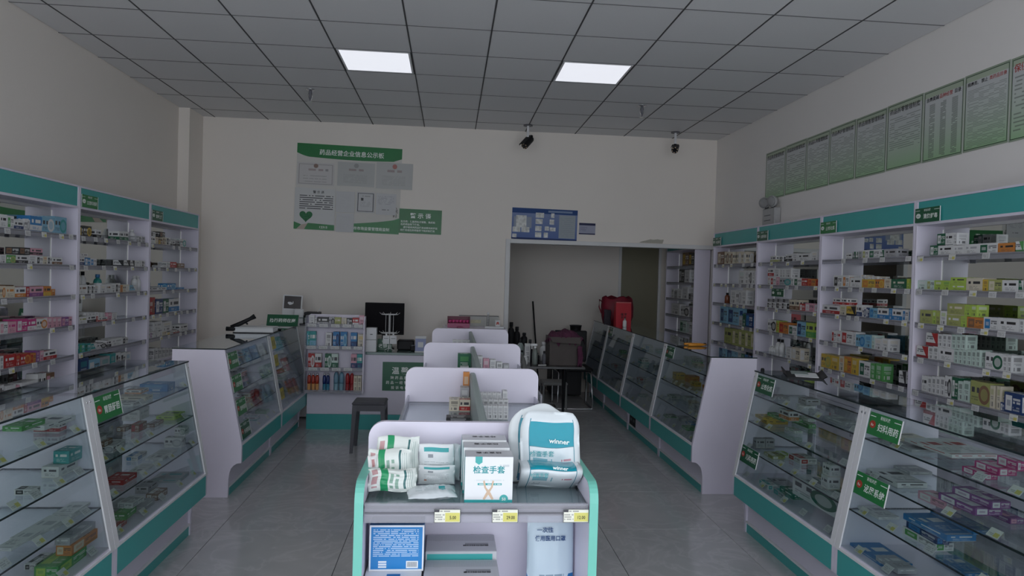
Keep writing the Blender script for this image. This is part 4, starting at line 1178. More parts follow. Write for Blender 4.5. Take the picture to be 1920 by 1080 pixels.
for q, (x, h, cc) in enumerate(((.185, .105, 'nWE'), (.225, .09, 'nPW'), (.265, .085, 'nWE'), (.305, .07, 'nWK'), (.345, .06, 'nEW'))):
    carton(cc, x, 4.22, iz, .036, .06, h, '%s small pale carton from the centre board, middle island bay' % ['first', 'second', 'third', 'fourth', 'fifth'][q], 'medicine box')
for q in range(4):
    carton('nWE', .045+q*.036, 5.42, iz, .034, .04, .09, '%s small white carton in a row, rear island bay' % ['first', 'second', 'third', 'fourth'][q], 'slim carton', 'slim_carton')

# ------------------------------------------------------------------ goods in the wall cabinets
ORD = ['first', 'second', 'third', 'fourth', 'fifth', 'sixth', 'seventh', 'eighth', 'ninth', 'tenth', 'eleventh', 'twelfth', 'thirteenth', 'fourteenth', 'fifteenth', 'sixteenth', 'seventeenth']
SHN = ['top shelf', 'second shelf', 'third shelf', 'fourth shelf', 'fifth shelf', 'bottom ledge']
CABN = dict(R4='nearest right-wall cabinet', R3='second right-wall cabinet', R2='third right-wall cabinet', R1='rearmost right-wall cabinet', R0='back-room cabinet',
            L1='nearest left-wall cabinet', L2='middle left-wall cabinet', L3='rearmost left-wall cabinet')
rows = {}
for ln in CARTONS.strip().splitlines():
    a = ln.split(); rows.setdefault((a[0], int(a[1]), int(a[2])), []).append([float(v) for v in a[3:7]]+[''.join(a[7:10])])
tops = {}
for key in sorted(rows, key=lambda k: (k[0], k[1], k[2])):
    cab, sh, up = key; L = sorted(rows[key], key=lambda r: -r[0])
    used = []
    for q, (y0, y1, z, h, code) in enumerate(L):
        s = 1 if cab[0] == 'R' else -1; xf = 3.0 if s > 0 else -2.7
        wdt = y1-y0; dep = .085 if wdt > .05 else .075
        xfront = .018
        # one carton hidden partly behind another starts further back
        for (a, c) in used:
            if min(c, y1)-max(a, y0) > .012: y1 = min(y1, a-.001) if y0 < a else y1
        if y1-y0 < .015: continue
        used.append((y0, y1))
        h = min(h, (2.0, 1.79, 1.575, 1.36, 1.14, .92)[sh-1]-z-.004)
        if h < .015: continue
        if up:
            sup = [t for (a, c, t) in tops.get((cab, sh), []) if min(c, y1)-max(a, y0) > .004]
            top = z+h; z = max(sup) if sup else SHZ[sh-1]
            h = max(.02, top-z) if top-z > .02 else h
        else:
            z = SHZ[sh-1]; tops.setdefault((cab, sh), []).append((y0, y1, z+h))
        c1, c2 = CNAME[code[1]], CNAME[code[2]]
        slim = y1-y0 < .045
        col = c1 if code[0] == 'n' else c1+' and '+c2
        lab = '%s %s, %s from far end, %s%s, %s' % (col, 'slim carton' if slim else 'carton', ORD[q], SHN[sh-1], ' upper tier' if up else '', CABN[cab])
        carton(code, xf+s*(xfront+dep/2), (y0+y1)/2, z+.0003, dep, y1-y0-.0015, h, lab, 'slim carton' if slim else 'medicine box', 'slim_carton' if slim else 'medicine_carton', 'goods on the '+CABN[cab])
# bottles and odd shapes on the cabinet shelves
M_BRGL = mat('brown_bottle', (.20, .06, .03), .2); M_BLK = M_BLACK
def bottle(x, y, z, r, h, body, cap, label, lab=True, cat='bottle', n=14):
    t = thing('medicine_bottle', label, cat, (x, y, z+.0006))
    MB().lathe((0, 0, 0), [(r*.9, 0), (r, .004), (r, h*.62), (r*.85, h*.72), (r*.42, h*.80), (r*.42, h*.84)], n).obj('bottle_body', body, t, True)
    MB().lathe((0, 0, h*.82), [(r*.55, 0), (r*.55, h*.17), (r*.5, h*.18)], n).obj('cap', cap, t, True)
    if lab: MB().lathe((0, 0, h*.12), [(r*1.01, 0), (r*1.01, h*.42)], n).obj('label_band', M_PAPER, t, True)
    return t
M_SW = mat('white_bottle_plastic', (.72, .72, .72), .3); M_BB = mat('blue_bottle_plastic', (.04, .16, .34), .3); M_GB = mat('green_bottle_plastic', (.02, .20, .18), .3)
bottle(3.065, 7.585, SHZ[2], .028, .118, M_BRGL, M_BLK, 'amber bottle with black cap, third shelf, rearmost right-wall cabinet', False)
for q, (y, h, cp_) in enumerate(((6.47, .075, 0), (6.425, .08, 0), (6.38, .085, 0), (6.315, .155, 1), (6.245, .155, 1))):
    bottle(3.06, y, SHZ[4], .018 if q < 3 else .026, h, M_SW, M_BLK if cp_ else M_SW, '%s white bottle from the far end, fifth shelf, third right-wall cabinet' % ORD[q])
bottle(-2.775, 5.825, SHZ[2], .03, .15, M_GB, M_BB, 'dark teal bottle, third shelf, middle left-wall cabinet')
for q, y in enumerate((6.475, 6.54)): bottle(-2.775, y, SHZ[2], .026, .14, M_SW, M_SW, '%s white spray bottle at far end, third shelf, middle left-wall cabinet' % ['nearer', 'farther'][q])
# white figurine bottle, top shelf, middle left cabinet
bottle(-2.775, 6.405, SHZ[0], .028, .11, M_SW, M_SW, 'white waisted bottle, top shelf, middle left-wall cabinet', False)
for q, y in enumerate((5.68, 5.745)): bottle(-2.848, y, SHZ[2], .024, .17, M_SW, M_BLK, '%s black capped bottle behind cartons, third shelf, middle left-wall cabinet' % ['nearer', 'farther'][q], False)
green_tag(frame((2.982, 6.325, 1.505), (0, -1, 0), (0, 0, 1)), .24, .072, '清热类', 'green tag hung under the second shelf of the third right-wall cabinet', 'OTC', M_DGREEN)

# ------------------------------------------------------------------ goods in the glass counters
CNT = dict(L0='first left counter', L1='second left counter', L2='third left counter', L3='rearmost left counter',
           R0='first right counter', R1='second right counter', R2='third right counter', R3='fourth right counter', R4='fifth right counter')
CSH = ['top glass shelf', 'middle glass shelf', 'lower glass shelf', 'bottom deck']
CZT = [.898, .728, .561, .385]
spans = dict(L0=(2.075, 3.185), L1=(3.245, 4.37), L2=(5.13, 6.26), L3=(6.32, 7.43), R0=(2.06, 3.175), R1=(3.235, 4.40), R2=(5.23, 6.31), R3=(6.375, 7.46), R4=(7.52, 8.67))
placed = {}
def lay(cn, sh, x0, x1, y, dy, h, code):
    s = 1 if cn[0] == 'R' else -1; xo = 1.866 if s > 0 else -1.437
    z = CZT[sh]; fr = xo+s*(cxf(z+h)+.05); bk = xo+s*.45
    if s > 0:
        if x0 < fr: x1 += fr-x0; x0 = fr
        x1 = min(x1, bk)
    else:
        if x1 > fr: x0 -= x1-fr; x1 = fr
        x0 = max(x0, bk)
    a, c = spans[cn]; y0 = max(a, min(y, c-dy)); y1 = min(y0+dy, c)
    if y1-y0 < .03 or x1-x0 < .02: return
    L = placed.setdefault((cn, sh), [])
    base = z
    for (p, q, r, t, top) in L:
        if min(q, x1)-max(p, x0) > .002 and min(t, y1)-max(r, y0) > .002: base = max(base, top)
    if base > z+.10: return
    L.append((x0, x1, y0, y1, base+h))
    slim = 0; k = len(L)-1
    col = CNAME[code[1]] if code[0] == 'n' else CNAME[code[1]]+' and '+CNAME[code[2]]
    todo.append(((cn, sh), code, (x0+x1)/2, (y0+y1)/2, base+.0004, x1-x0-.001, y1-y0-.001, h-.0006, col))
todo = []
for ln in COUNTERS.strip().splitlines():
    a = ln.split(); lay(a[0], int(a[1])-1, float(a[2]), float(a[3]), float(a[4]), float(a[5]), float(a[6]), ''.join(a[7:10]))
rnd = random.Random(11)
codes = ['tWE', 'pWB', 'bWG', 'tWK', 'pWR', 'bWT', 'tCH', 'pEW', 'nWE', 'bWO', 'tGW', 'pWD', 'tEK']
for cn, per in (('L2', 7), ('L3', 4), ('R2', 6), ('R3', 4), ('R4', 3), ('R1', 2), ('L1', 2)):
    a, c = spans[cn]; s = 1 if cn[0] == 'R' else -1; xo = 1.866 if s > 0 else -1.437
    for sh in range(4):
        for q in range(per):
            y = a+(c-a)*(q+.15+rnd.uniform(0, .3))/per; wx = rnd.uniform(.06, .12); k = rnd.uniform(.07, .2); x = xo+s*(cxf(CZT[sh])+.06+k)
            cc = rnd.choice(codes)
            if cn == 'L2' and sh == 2: cc = rnd.choice(['nRO', 'pRW', 'tYO', 'bWR'])
            if cn == 'R2' and sh == 1: cc = rnd.choice(['tYO', 'tCH', 'nOY'])
            lay(cn, sh, x-wx/2, x+wx/2, y, rnd.uniform(.09, .15), rnd.uniform(.018, .04) if rnd.random() < .8 else .06, cc)
from collections import defaultdict
by = defaultdict(list)
for td in todo: by[td[0]].append(td)
for key, L in by.items():
    L.sort(key=lambda td: (td[3], td[4]))
    for q, (k, code, x, y, z, dx, dy, h, col) in enumerate(L):
        carton(code, x, y, z, dx, dy, h, '%s flat carton, %s from near end, %s, %s' % (col, ORD[min(q, 16)], CSH[key[1]], CNT[key[0]]), 'flat carton', 'flat_carton', 'goods inside the '+CNT[key[0]], rnd.uniform(-.04, .04))

# ------------------------------------------------------------------ things on the back wall
BW = YB - .002
def wallsign(name, label, cat, x0, x1, z0, z1, m, t=.006, off=0.0, tilt=0.0, edge=None, part='board'):
    o = thing(name, label, cat, mat4=frame((x0, BW-off, z0), (1, 0, tilt), (0, 0, 1)))
    sheet(part, x1-x0, z1-z0, t, m, o, 0, 0, 0, edge or M_WHITEP); return o
M_BOARD = mat('notice_board_white', (.66, .645, .61), .8, spec=.15, var=.02)
nb = wallsign('notice_board', 'tall white notice board with green title banner and green foot', 'notice board', -1.835, -.625, 2.10, 3.105, M_BOARD, .005, tilt=-.018)
# title banner with a curved lower edge
W_, H_ = 1.21, 1.005
pts = [(0, H_), (0, H_-.11)] + [(W_*.14*k/6, H_-.11-.045*math.sin(math.pi/2*k/6)) for k in range(1, 7)] + [(W_*(.14+.78*k/8), H_-.155-.012*math.sin(math.pi*k/8)) for k in range(1, 9)] + [(W_, H_-.12), (W_, H_)]
M_BANNER = mat('banner_green', (.012, .19, .05), .35, var=.35, scale=2.2)
MB().prism(pts, 'z', .005, .0066).obj('title_banner', M_BANNER, nb)
letters('lettering', [('药品经营企业信息公示板', W_*.52, H_-.118, .068, 'c', 1.0, .015)], M_WTXT, nb, .0072)
pts = [(W_*.47, 0), (W_, 0), (W_, .19)] + [(W_*(1-.53*k/10), .19-.10*(k/10)**.6) for k in range(1, 11)]
MB().prism(pts, 'z', .005, .0066).obj('green_foot', M_GREEN, nb)
letters('foot_lettering', [('长春市市场监督管理局监制', W_*.70, .032, .042, 'c', 1.0)], M_WTXT, nb, .0072)
mb = MB()
for k in range(5): mb.box(W_*.93+k*.014, W_*.935+k*.014, .27+.05*k-.1, .30+.05*k-.1, .005, .0062)
letters('script_lettering', [('人', W_*.955, .30, .05, 'c'), ('民', W_*.965, .25, .05, 'c'), ('药', W_*.955, .20, .05, 'c')], M_KTXT, nb, .0062)
def certp(border, seal, rows, tint=(.60, .60, .60, 1)):
    def f(b, u, v):
        c = b.mix(b.mul(b.text(u, v, .16, .80, .14, .52, rows, 40, .3, .2), .45), tint, (.25, .25, .25, 1))
        if border:
            e = b.m('SUBTRACT', b.rect(u, v, .04, .96, .05, .93), b.rect(u, v, .055, .945, .07, .91)); c = b.mix(b.mul(e, .7), c, (.2, .19, .18, 1))
        d = b.m('ADD', b.m('POWER', b.m('SUBTRACT', u, .5), 2.0), b.mul(b.m('POWER', b.m('SUBTRACT', v, .86), 2.0), .45))
        c = b.mix(b.gt(.004, d), c, seal)
        c = b.mix(b.mul(b.text(u, v, .3, .7, .64, .74, 1, 14, .9, .2), .6), c, (.3, .2, .2, 1))
        return b.mix(b.mul(b.rect(u, v, .76, .84, .64, .74), .5), c, (.1, .1, .1, 1)) if border else c
    return f
for k, (x0, x1, z0, z1, m, lb) in enumerate(((-1.812, -1.392, 2.622, 2.884, printmat('certificate_print', certp(1, (.28, .2, .17, 1), 3, (.60, .585, .58, 1))), 'framed certificate sheet with brown seal, first of the upper row'),
        (-1.352, -.925, 2.628, 2.905, printmat('certificate_print_grey', certp(0, (.35, .35, .34, 1), 7, (.50, .51, .50, 1))), 'grey certificate sheet in the middle of the upper row'),
        (-.905, -.482, 2.612, 2.918, printmat('certificate_print_red', certp(0, (.45, .2, .18, 1), 9, (.53, .535, .525, 1))), 'certificate sheet with red seal overhanging the board edge'))):
    s_ = wallsign('certificate', lb, 'certificate', x0, x1, z0, z1, m, .003, .008, -.015, part='sheet')
def noticep(b, u, v):
    c = (.63, .635, .63, 1)
    c = b.mix(b.mul(b.text(u, v, .12, .95, .50, .86, 7, 26, .42, .12), .9), c, (.05, .05, .06, 1))
    return c
ns = wallsign('notice_sheet', 'white notice sheet of black lines with a leafy green heart', 'notice', -1.838, -1.375, 2.105, 2.585, printmat('notice_print', noticep), .003, .008, -.015, part='sheet')
letters('lettering', [('警 示 语', .27, .425, .036, 'c')], M_KTXT, ns, .004)
hp = []
for k in range(28):
    t = 2*math.pi*k/28; hp.append((.135+.0052*16*math.sin(t)**3*.9, .155+.0046*(13*math.cos(t)-5*math.cos(2*t)-2*math.cos(3*t)-math.cos(4*t))))
M_LEAF = mat('leafy_green_print', (.03, .17, .07), .6, var=.6, scale=60)
MB().prism(hp, 'z', .003, .0045).obj('heart_print', M_LEAF, ns)
MB().prism([(0, 0), (.03, 0), (.09, .055), (.16, .07), (.463, .06), (.463, 0)], 'z', .003, .0038).obj('hand_foot', mat('print_pink', (.5, .42, .36), .6), ns)
MB().prism([(0, 0), (.03, 0), (.085, .055), (.0, .085)], 'z', .0038, .0044).obj('green_foot', M_GREEN, ns)
MB().prism([(.12, 0), (.463, 0), (.463, .062), (.16, .075)], 'z', .0038, .0044).obj('green_foot', M_GREEN, ns)
letters('number_lettering', [('12315', .34, .02, .036, 'c', 1.1)], M_WTXT, ns, .005)
def papr(style):
    def f(b, u, v):
        c = (.585, .59, .60, 1)
        if style == 1:
            e = b.m('SUBTRACT', b.rect(u, v, .06, .94, .05, .95), b.rect(u, v, .10, .90, .075, .925)); c = b.mix(e, c, (.08, .08, .09, 1))
            c = b.mix(b.rect(u, v, .24, .38, .58, .72), c, (.1, .1, .1, 1)); c = b.mix(b.mul(b.text(u, v, .22, .8, .3, .56, 4, 24, .35), .4), c, (.2, .2, .2, 1))
            c = b.mix(b.mul(b.text(u, v, .3, .75, .78, .84, 1, 18, .9), .5), c, (.2, .2, .2, 1))
        elif style == 2:
            c = b.mix(b.mul(b.text(u, v, .08, .9, .5, .92, 6, 22, .3, .45), .6), c, (.2, .2, .25, 1)); c = b.mix(b.mul(b.text(u, v, .3, .65, .22, .26, 1, 14, .9, .1), .8), c, (.1, .1, .1, 1))
        else: c = b.mix(b.mul(b.text(u, v, .2, .8, .2, .9, 10, 24, .3), .12), c, (.3, .3, .3, 1))
        return c
    return f
for k, (x0, x1, z0, z1, st, lb) in enumerate(((-1.362, -1.145, 2.315, 2.56, 0, 'nearly blank white sheet on the lower board, first of three'), (-1.125, -.915, 2.322, 2.56, 1, 'white licence sheet with black border and small portrait block'),
        (-.898, -.665, 2.303, 2.552, 2, 'white form sheet with a few printed lines, last of three'), (-1.355, -1.15, 2.085, 2.305, 0, 'blank white sheet hanging below the board foot'))):
    wallsign('paper_sheet', lb, 'paper', x0, x1, z0, z1, printmat('paper_print', papr(st)), .003, .0125, -.012, part='sheet')
ws = wallsign('warning_sign', 'square green sign beside the notice board headed 警示语', 'sign', -.627, -.128, 2.098, 2.385, mat('warning_green', (.018, .16, .045), .35, var=.3, scale=3), .005, .004, -.015)
letters('lettering', [('警 示 语', .25, .185, .066, 'c', 1.05, .02), ('处方药：凭医师处方销售、购买和', .02, .128, .027, 'l'), ('在药师指导下使用。', .02, .094, .027, 'l'), ('请仔细阅读药品使用说明书并按说', .05, .060, .027, 'l'), ('明使用或在药师指导下购买和使用', .02, .026, .027, 'l')], M_WTXT, ws, .006)
# blue picture board
def bluebd(b, u, v):
    c = b.mix(v, (.10, .16, .38, 1), (.22, .28, .46, 1))
    c = b.mix(b.rect(u, v, .03, .30, .36, .72), c, (.30, .34, .42, 1)); c = b.mix(b.rect(u, v, .72, .97, .08, .82), c, (.36, .40, .43, 1))
    c = b.mix(b.mul(b.text(u, v, .74, .95, .15, .78, 10, 30, .3), .3), c, (.2, .25, .3, 1))
    c = b.mix(b.gt(v, .84), c, (.025, .07, .22, 1)); c = b.mix(b.gt(.055, v), c, (.02, .04, .14, 1))
    return b.mix(b.mul(b.text(u, v, .55, .92, .89, .96, 1, 16, .9, .2), .5), c, (.4, .5, .65, 1))
bl = wallsign('picture_board', 'blue product picture board standing on the door frame top', 'picture board', .708, 1.500, 2.074, 2.448, printmat('blue_board_print', bluebd), .006, .003, -.012)
M_PIC = mat('glossy_photo_print', (.55, .56, .54), .3, var=.7, scale=30)
for (a, c, e, g) in ((.05, .175, .145, .285), (.012, .105, .085, .145), (.118, .215, .085, .145), (.285, .385, .265, .325), (.47, .51, .27, .325), (.285, .37, .19, .25), (.455, .51, .19, .25), (.285, .36, .105, .165), (.40, .45, .115, .165), (.46, .53, .11, .155), (.285, .36, .03, .09), (.39, .44, .03, .09), (.012, .062, .018, .062)):
    sheet('product_photo', c-a, g-e, .0006, M_PIC, bl, .006, a, e)
def smallbd(b, u, v):
    c = b.mix(b.mul(b.text(u, v, .08, .5, .3, .7, 4, 16, .4), .5), (.36, .37, .47, 1), (.1, .1, .2, 1))
    return b.mix(b.m('MAXIMUM', b.gt(v, .8), b.gt(.1, v)), c, (.03, .035, .09, 1))
sb = wallsign('info_card', 'small lilac information card beside the blue picture board', 'card', 1.525, 1.725, 2.155, 2.292, printmat('info_card_print', smallbd), .003, .003, -.01)
# peeled paint patch left over the door frame
mb = MB(); pk_ = [(2.27, 2.078), (2.30, 2.092), (2.36, 2.108), (2.41, 2.123), (2.45, 2.118), (2.50, 2.126), (2.535, 2.12), (2.575, 2.124), (2.57, 2.10), (2.56, 2.075)]
mb.prism([(x, z) for x, z in pk_], 'y', BW-.006, BW+.001)
tag(mb.obj('plaster_patch', mat('bare_plaster', (.42, .40, .34), .9, var=.1), None), 'small beige bare plaster patch above the door frame', 'plaster patch')

# ------------------------------------------------------------------ posters on the right wall
def posterp(seed, cols, dens, foot):
    def f(b, u, v):
        g = b.m('POWER', b.m('SUBTRACT', 1.0, v), 1.9)
        c = b.mix(b.mul(g, .72), (.56, .57, .58, 1), (.20, .47, .15, 1))
        c = b.mix(b.mul(b.gt(v, .90), .55), c, (.30, .42, .20, 1))
        if cols == 3:
            for k in range(3): c = b.mix(b.mul(b.text(u, v, .16+.28*k, .30+.28*k, .05, .80, 44, 16, .62, .1), .75), c, (.12, .14, .12, 1))
        else:
            n_ = b.text(u, v, .08, .93, foot, .80, dens, 9, .36, .3)
            c = b.mix(b.mul(n_, .62), c, (.10, .12, .10, 1))
        dx = b.m('ABSOLUTE', b.m('SUBTRACT', u, .5)); dy = b.m('ABSOLUTE', b.m('SUBTRACT', v, .5))
        e = b.m('SUBTRACT', b.mul(b.gt(.475, dx), b.gt(.478, dy)), b.mul(b.gt(.462, dx), b.gt(.468, dy)))
        c = b.mix(b.m('MAXIMUM', b.gt(dx, .478), b.gt(dy, .480)), c, (.30, .36, .27, 1))
        return b.mix(e, c, (.015, .05, .02, 1))
    return f
PY = [7.03, 6.60, 6.195, 5.80, 5.41, 5.005, 4.60, 4.213, 3.844, 3.46, 3.07]
TT = ['药品购进管理制度', '药品验收管理制度', '药品陈列管理制度', '药品养护管理制度', '药品销售管理制度', '药品拆零管理制度', '含麻黄碱品种经营目录', '精麻类、禁止类药品目录', '保健', '']
for k in range(10):
    wd = PY[k]-PY[k+1]-.004; ht = .482
    m = printmat('regulation_poster_print', posterp(k, 3 if k == 6 else 1, [26, 18, 24, 30, 28, 16, 1, 38, 14, 20][k], [.08, .1, .06, .05, .06, .3, 0, .05, .12, .1][k]), .3)
    p_ = thing('regulation_poster', ['%s green regulation poster from the back corner on the right wall' % ORD[k], 'green three column list poster with red title words'][k == 6] if k != 7 and k != 8 else ['green poster of dense lines with red title words, next after the list poster', 'near green poster with red title, cut by the frame edge'][k-7], 'poster', mat4=frame((XR-.002, PY[k]-.002, 2.475+.003*(k % 2)), (0, -1, -.0), (0, 0, 1)), group='regulation posters on the right wall')
    sheet('sheet', wd, ht, .004, m, p_, 0, 0, 0, M_WHITEP)
    t_ = TT[k]
    if k in (6, 7):
        sp = [('含麻黄碱', '品种经营', '目录'), ('精麻类、', '禁止', '类药品目录')][k-6]
        nch = len(t_); hx = wd*.86/nch*.95; x = wd*.07
        letters('lettering', [(sp[0], x, ht*.845, hx, 'l')] + ([(sp[2], wd*.93, ht*.845, hx, 'r')] if k == 6 else [(sp[1], x+len(sp[0])*hx*1.05, ht*.845, hx, 'l')]), M_KTXT, p_, .0048)
        letters('red_lettering', [(sp[1], x+len(sp[0])*hx*1.05, ht*.845, hx, 'l')] if k == 6 else [(sp[2], wd*.93, ht*.845, hx, 'r')], M_RTXT, p_, .0048)
    elif k == 8: letters('red_lettering', [(t_, wd*.06, ht*.83, .05, 'l')], M_RTXT, p_, .0048)
    elif t_: letters('lettering', [(t_, wd*.5, ht*.85, wd*.105, 'c')], M_KTXT, p_, .0048)
# twin-head emergency lamp
M_ECASE = mat('dull_white_case', (.42, .42, .42), .5)
el = thing('emergency_light', 'white twin headed emergency light above the right cabinets', 'emergency light', (XR, 6.80, 2.20))
B('case', M_ECASE, el, -.07, -.003, -.135, .135, 0, .175, bev=.008)
B('vent_slot', M_DARK, el, -.0715, -.0695, -.05, .09, .05, .056); B('vent_slot', M_DARK, el, -.0715, -.0695, -.05, .09, .10, .106)
for s in (-1, 1):
    hd_ = MB(); ang = .25*s
    for ring in [[(.020, .05), (.052, .03), (.058, 0), (.055, -.012)]]:
        hd_.lathe((0, 0, 0), ring, 18, axis='x')
    o = hd_.obj('lamp_head', M_ECASE, el, True); o.location = (-.075, .085*s, .235); o.rotation_euler = (0, -.1, .55+.12*s)
    ln_ = MB().lathe((0, 0, 0), [(.050, -.013), (.045, -.020), (.02, -.024)], 18, axis='x').obj('lens', mat('lamp_lens', (.30, .30, .30), .25), o, True)
    B('neck', M_DARK, el, -.07, -.04, .075*s-.012, .075*s+.012, .172, .20)

# ------------------------------------------------------------------ ceiling devices
for k, (x, y) in enumerate(((-1.39, 6.94), (1.85, 6.905))):
    t = thing('fire_sprinkler', ['ceiling sprinkler beside the lit panel nearer the notice board', 'ceiling sprinkler over the counters on the right'][k], 'sprinkler', (x, y, ZC-.002))
    MB().lathe((0, 0, 0), [(.045, 0), (.045, -.006), (.022, -.014)][::-1], 16).obj('escutcheon', M_CHROME, t, True)
    MB().lathe((0, 0, 0), [(.004, -.115), (.012, -.075), (.015, -.03), (.015, -.012)], 10).obj('bulb_body', M_GREY, t, True)
    m_ = MB(); m_.tube([(-.016, 0, -.03), (-.02, 0, -.06), (-.006, 0, -.105)], .003, 6); m_.tube([(.016, 0, -.03), (.02, 0, -.06), (.006, 0, -.105)], .003, 6); m_.obj('yoke', M_CHROME, t)
    MB().lathe((0, 0, -.12), [(.024, 0), (.024, .003)], 12).obj('deflector', M_CHROME, t)
def cctv(x, y, rz, label, tilt):
    t = thing('security_camera', label, 'camera', (x, y, ZC-.002), rz)
    MB().lathe((0, 0, -.012), [(.055, 0), (.05, .012)], 16).obj('ceiling_plate', M_GREY, t)
    MB().tube([(0, 0, -.01), (0, 0, -.15)], .014, 10).obj('drop_pole', M_ALU, t)
    b_ = bpy.data.objects.new('camera_body', None); C.objects.link(b_); b_.parent = t; b_.location = (0, 0, -.20); b_.rotation_euler = (tilt, 0, 0); b_.scale = (.92, .74, .92)
    m_ = MB()
    rings = []
    for y_, w_, h_ in ((.12, .034, .034), (.10, .042, .042), (-.09, .044, .044), (-.105, .042, .042)):
        rings.append([(w_*math.cos(2*math.pi*i/14), y_, h_*math.sin(2*math.pi*i/14)) for i in range(14)])
    m_.loft(rings).obj('barrel', M_BLACK, b_, False)
    m_ = MB(); pr = [(-.050, .030), (-.040, .050), (.040, .050), (.050, .030), (.046, .030), (.037, .045), (-.037, .045), (-.046, .030)]
    m_.prism(pr, 'y', -.135, .11).obj('sunshade', M_BLACK, b_)
    MB().lathe((0, -.105, 0), [(.024, -.003), (.024, .004)], 16, axis='y').obj('lens', mat('lens_glass_black', (.004, .004, .006), .05), b_)
    for k in range(6):
        a = 2*math.pi*k/6+.3; MB().lathe((.033*math.cos(a), -.105, .033*math.sin(a)), [(.0075, -.003), (.0075, .004)], 8, axis='y').obj('infrared_diode', mat('diode_amber', (.60, .45, .30), .2), b_)
    MB().tube([(0, 0, -.14), (0, .0, -.175)], .018, 10).obj('swivel', M_BLACK, t)
cctv(.835, 8.05, -.80, 'black bullet security camera pointing aside above the blue board', .72)
cctv(2.565, 8.05, -.35, 'black bullet security camera facing the room near the corner', .32)

# ------------------------------------------------------------------ cash desk
ck = thing('cash_desk', 'white cash desk with teal plinth and green glass top', 'counter', (-.66, 7.66, 0))
B('body', M_LAM, ck, -.772, .55, -.32, .32, .155, .775, bev=.003); B('plinth', M_TEAL, ck, -.772, .55, -.323, .32, 0, .155)
M_DESKG = mat('green_glass_worktop', (.10, .17, .155), .12, coat=.4)
B('worktop', M_DESKG, ck, -.774, .56, -.33, .33, .775, .800, bev=.002)
M_GSIGN = mat('reminder_green', (.012, .125, .06), .35, var=.35, scale=2)
gs = thing('reminder_sign', 'green reminder sign on the cash desk front, half hidden by the island', 'sign', mat4=frame((-.673, 7.3385, .405), (1, 0, 0), (0, 0, 1)))
sheet('board', .52, .298, .004, M_GSIGN, gs, 0, 0, 0, M_WHITEP)
letters('lettering', [('温', .095, .180, .078, 'l', 1.0, .02), ('馨', .188, .180, .078, 'l', 1.0, .02), ('除 药 品 质', .085, .122, .036, 'l', 1.0), ('药 品 一 经 售', .038, .072, .036, 'l', 1.0), ('投 诉 电 话', .09, .020, .036, 'l', 1.0)], M_WTXT, gs, .005)
# rack in front of the desk
rk = thing('display_rack', 'white four tier display rack fixed to the cash desk front', 'rack', (-1.145, 7.27, .395)); RW = .295
MB().prism([(-RW, 0), (RW, 0), (RW, .74), (RW-.012, .77), (RW-.035, .785), (-RW+.035, .785), (-RW+.012, .77), (-RW, .74)], 'y', .045, .058).obj('back_panel', M_LAM, rk)
for s in (-1, 1): MB().prism([(.046, 0), (.046, .775), (-.035, .775), (-.07, .72), (-.07, 0)], 'x', min(s*RW, s*(RW-.012)), max(s*RW, s*(RW-.012))).obj('side_panel', M_STRIP if s < 0 else M_LAM, rk)
tz = [.676, .455, .237, .008]
for k, z in enumerate(tz):
    sh = B('shelf', M_LAMB, rk, -RW+.012, RW-.012, -.066, .045, z-.006, z)
    B('label_strip', M_STRIP, sh, -RW+.012, RW-.012, -.072, -.067, z-.016, z+.022)
    if k < 3:
        for q in range((5, 5, 4)[k]):
            ticket(sh, -RW+.07+q*.115+(.02 if k == 2 else 0), -.074, z+.003, 0, .085, .030, 0, True)
RX, RY, RZ = -1.145, 7.235, .395+.0005
def rackitem(xc, tier, wd, h, code, label): carton(code, RX+xc, RY+.02, RZ+tz[tier], wd, .05, h, label, 'product box', 'product_box', 'boxes on the cash desk rack', 0).scale = (wd, .05, h)
for k, (u0, u1, h, cc, nm) in enumerate(((100, 165, .10, 'nWE', 'white'), (170, 195, .075, 'nWK', 'white'), (200, 340, .085, 'bKE', 'dark long'), (345, 415, .085, 'sEK', 'grey'), (418, 495, .085, 'tVC', 'yellow green'), (500, 565, .08, 'nCE', 'cream'), (568, 635, .08, 'pKE', 'black and grey'), (640, 718, .085, 'bRW', 'red'), (722, 785, .11, 'nPW', 'pale pink'))):
    rackitem((-.585+(u0+u1)/2*.000795+.245-.0), 0, (u1-u0)*.00079, h, cc, '%s box, %s along the top tier of the cash desk rack' % (nm, ORD[k]))
XR_ = lambda u: (u-430)*.000812
for k, (u0, u1, h, cc, nm) in enumerate(((85, 120, .16, 'pTS', 'teal'), (122, 195, .16, 'bTS', 'teal and white'), (315, 388, .15, 'nWK', 'white'), (405, 480, .16, 'sBN', 'blue'), (495, 575, .16, 'sBS', 'light blue'), (620, 698, .155, 'bBN', 'mid blue'), (708, 782, .14, 'nCY', 'cream'))):
    rackitem(XR_((u0+u1)/2), 1, (u1-u0)*.0008, h, cc, '%s box, %s along the second tier of the cash desk rack' % (nm, ORD[k]))
for k, (u0, u1, h, cc, nm) in enumerate(((108, 186, .155, 'sRW', 'red and white'), (190, 270, .155, 'bWR', 'red footed white'), (312, 390, .155, 'sDA', 'dark green'), (392, 472, .155, 'bAD', 'mint green'), (630, 702, .155, 'bPN', 'purple pink'), (705, 770, .155, 'bTN', 'dark teal'))):
    rackitem(XR_((u0+u1)/2), 2, (u1-u0)*.0008, h, cc, '%s box, %s along the third tier of the cash desk rack' % (nm, ORD[k]))
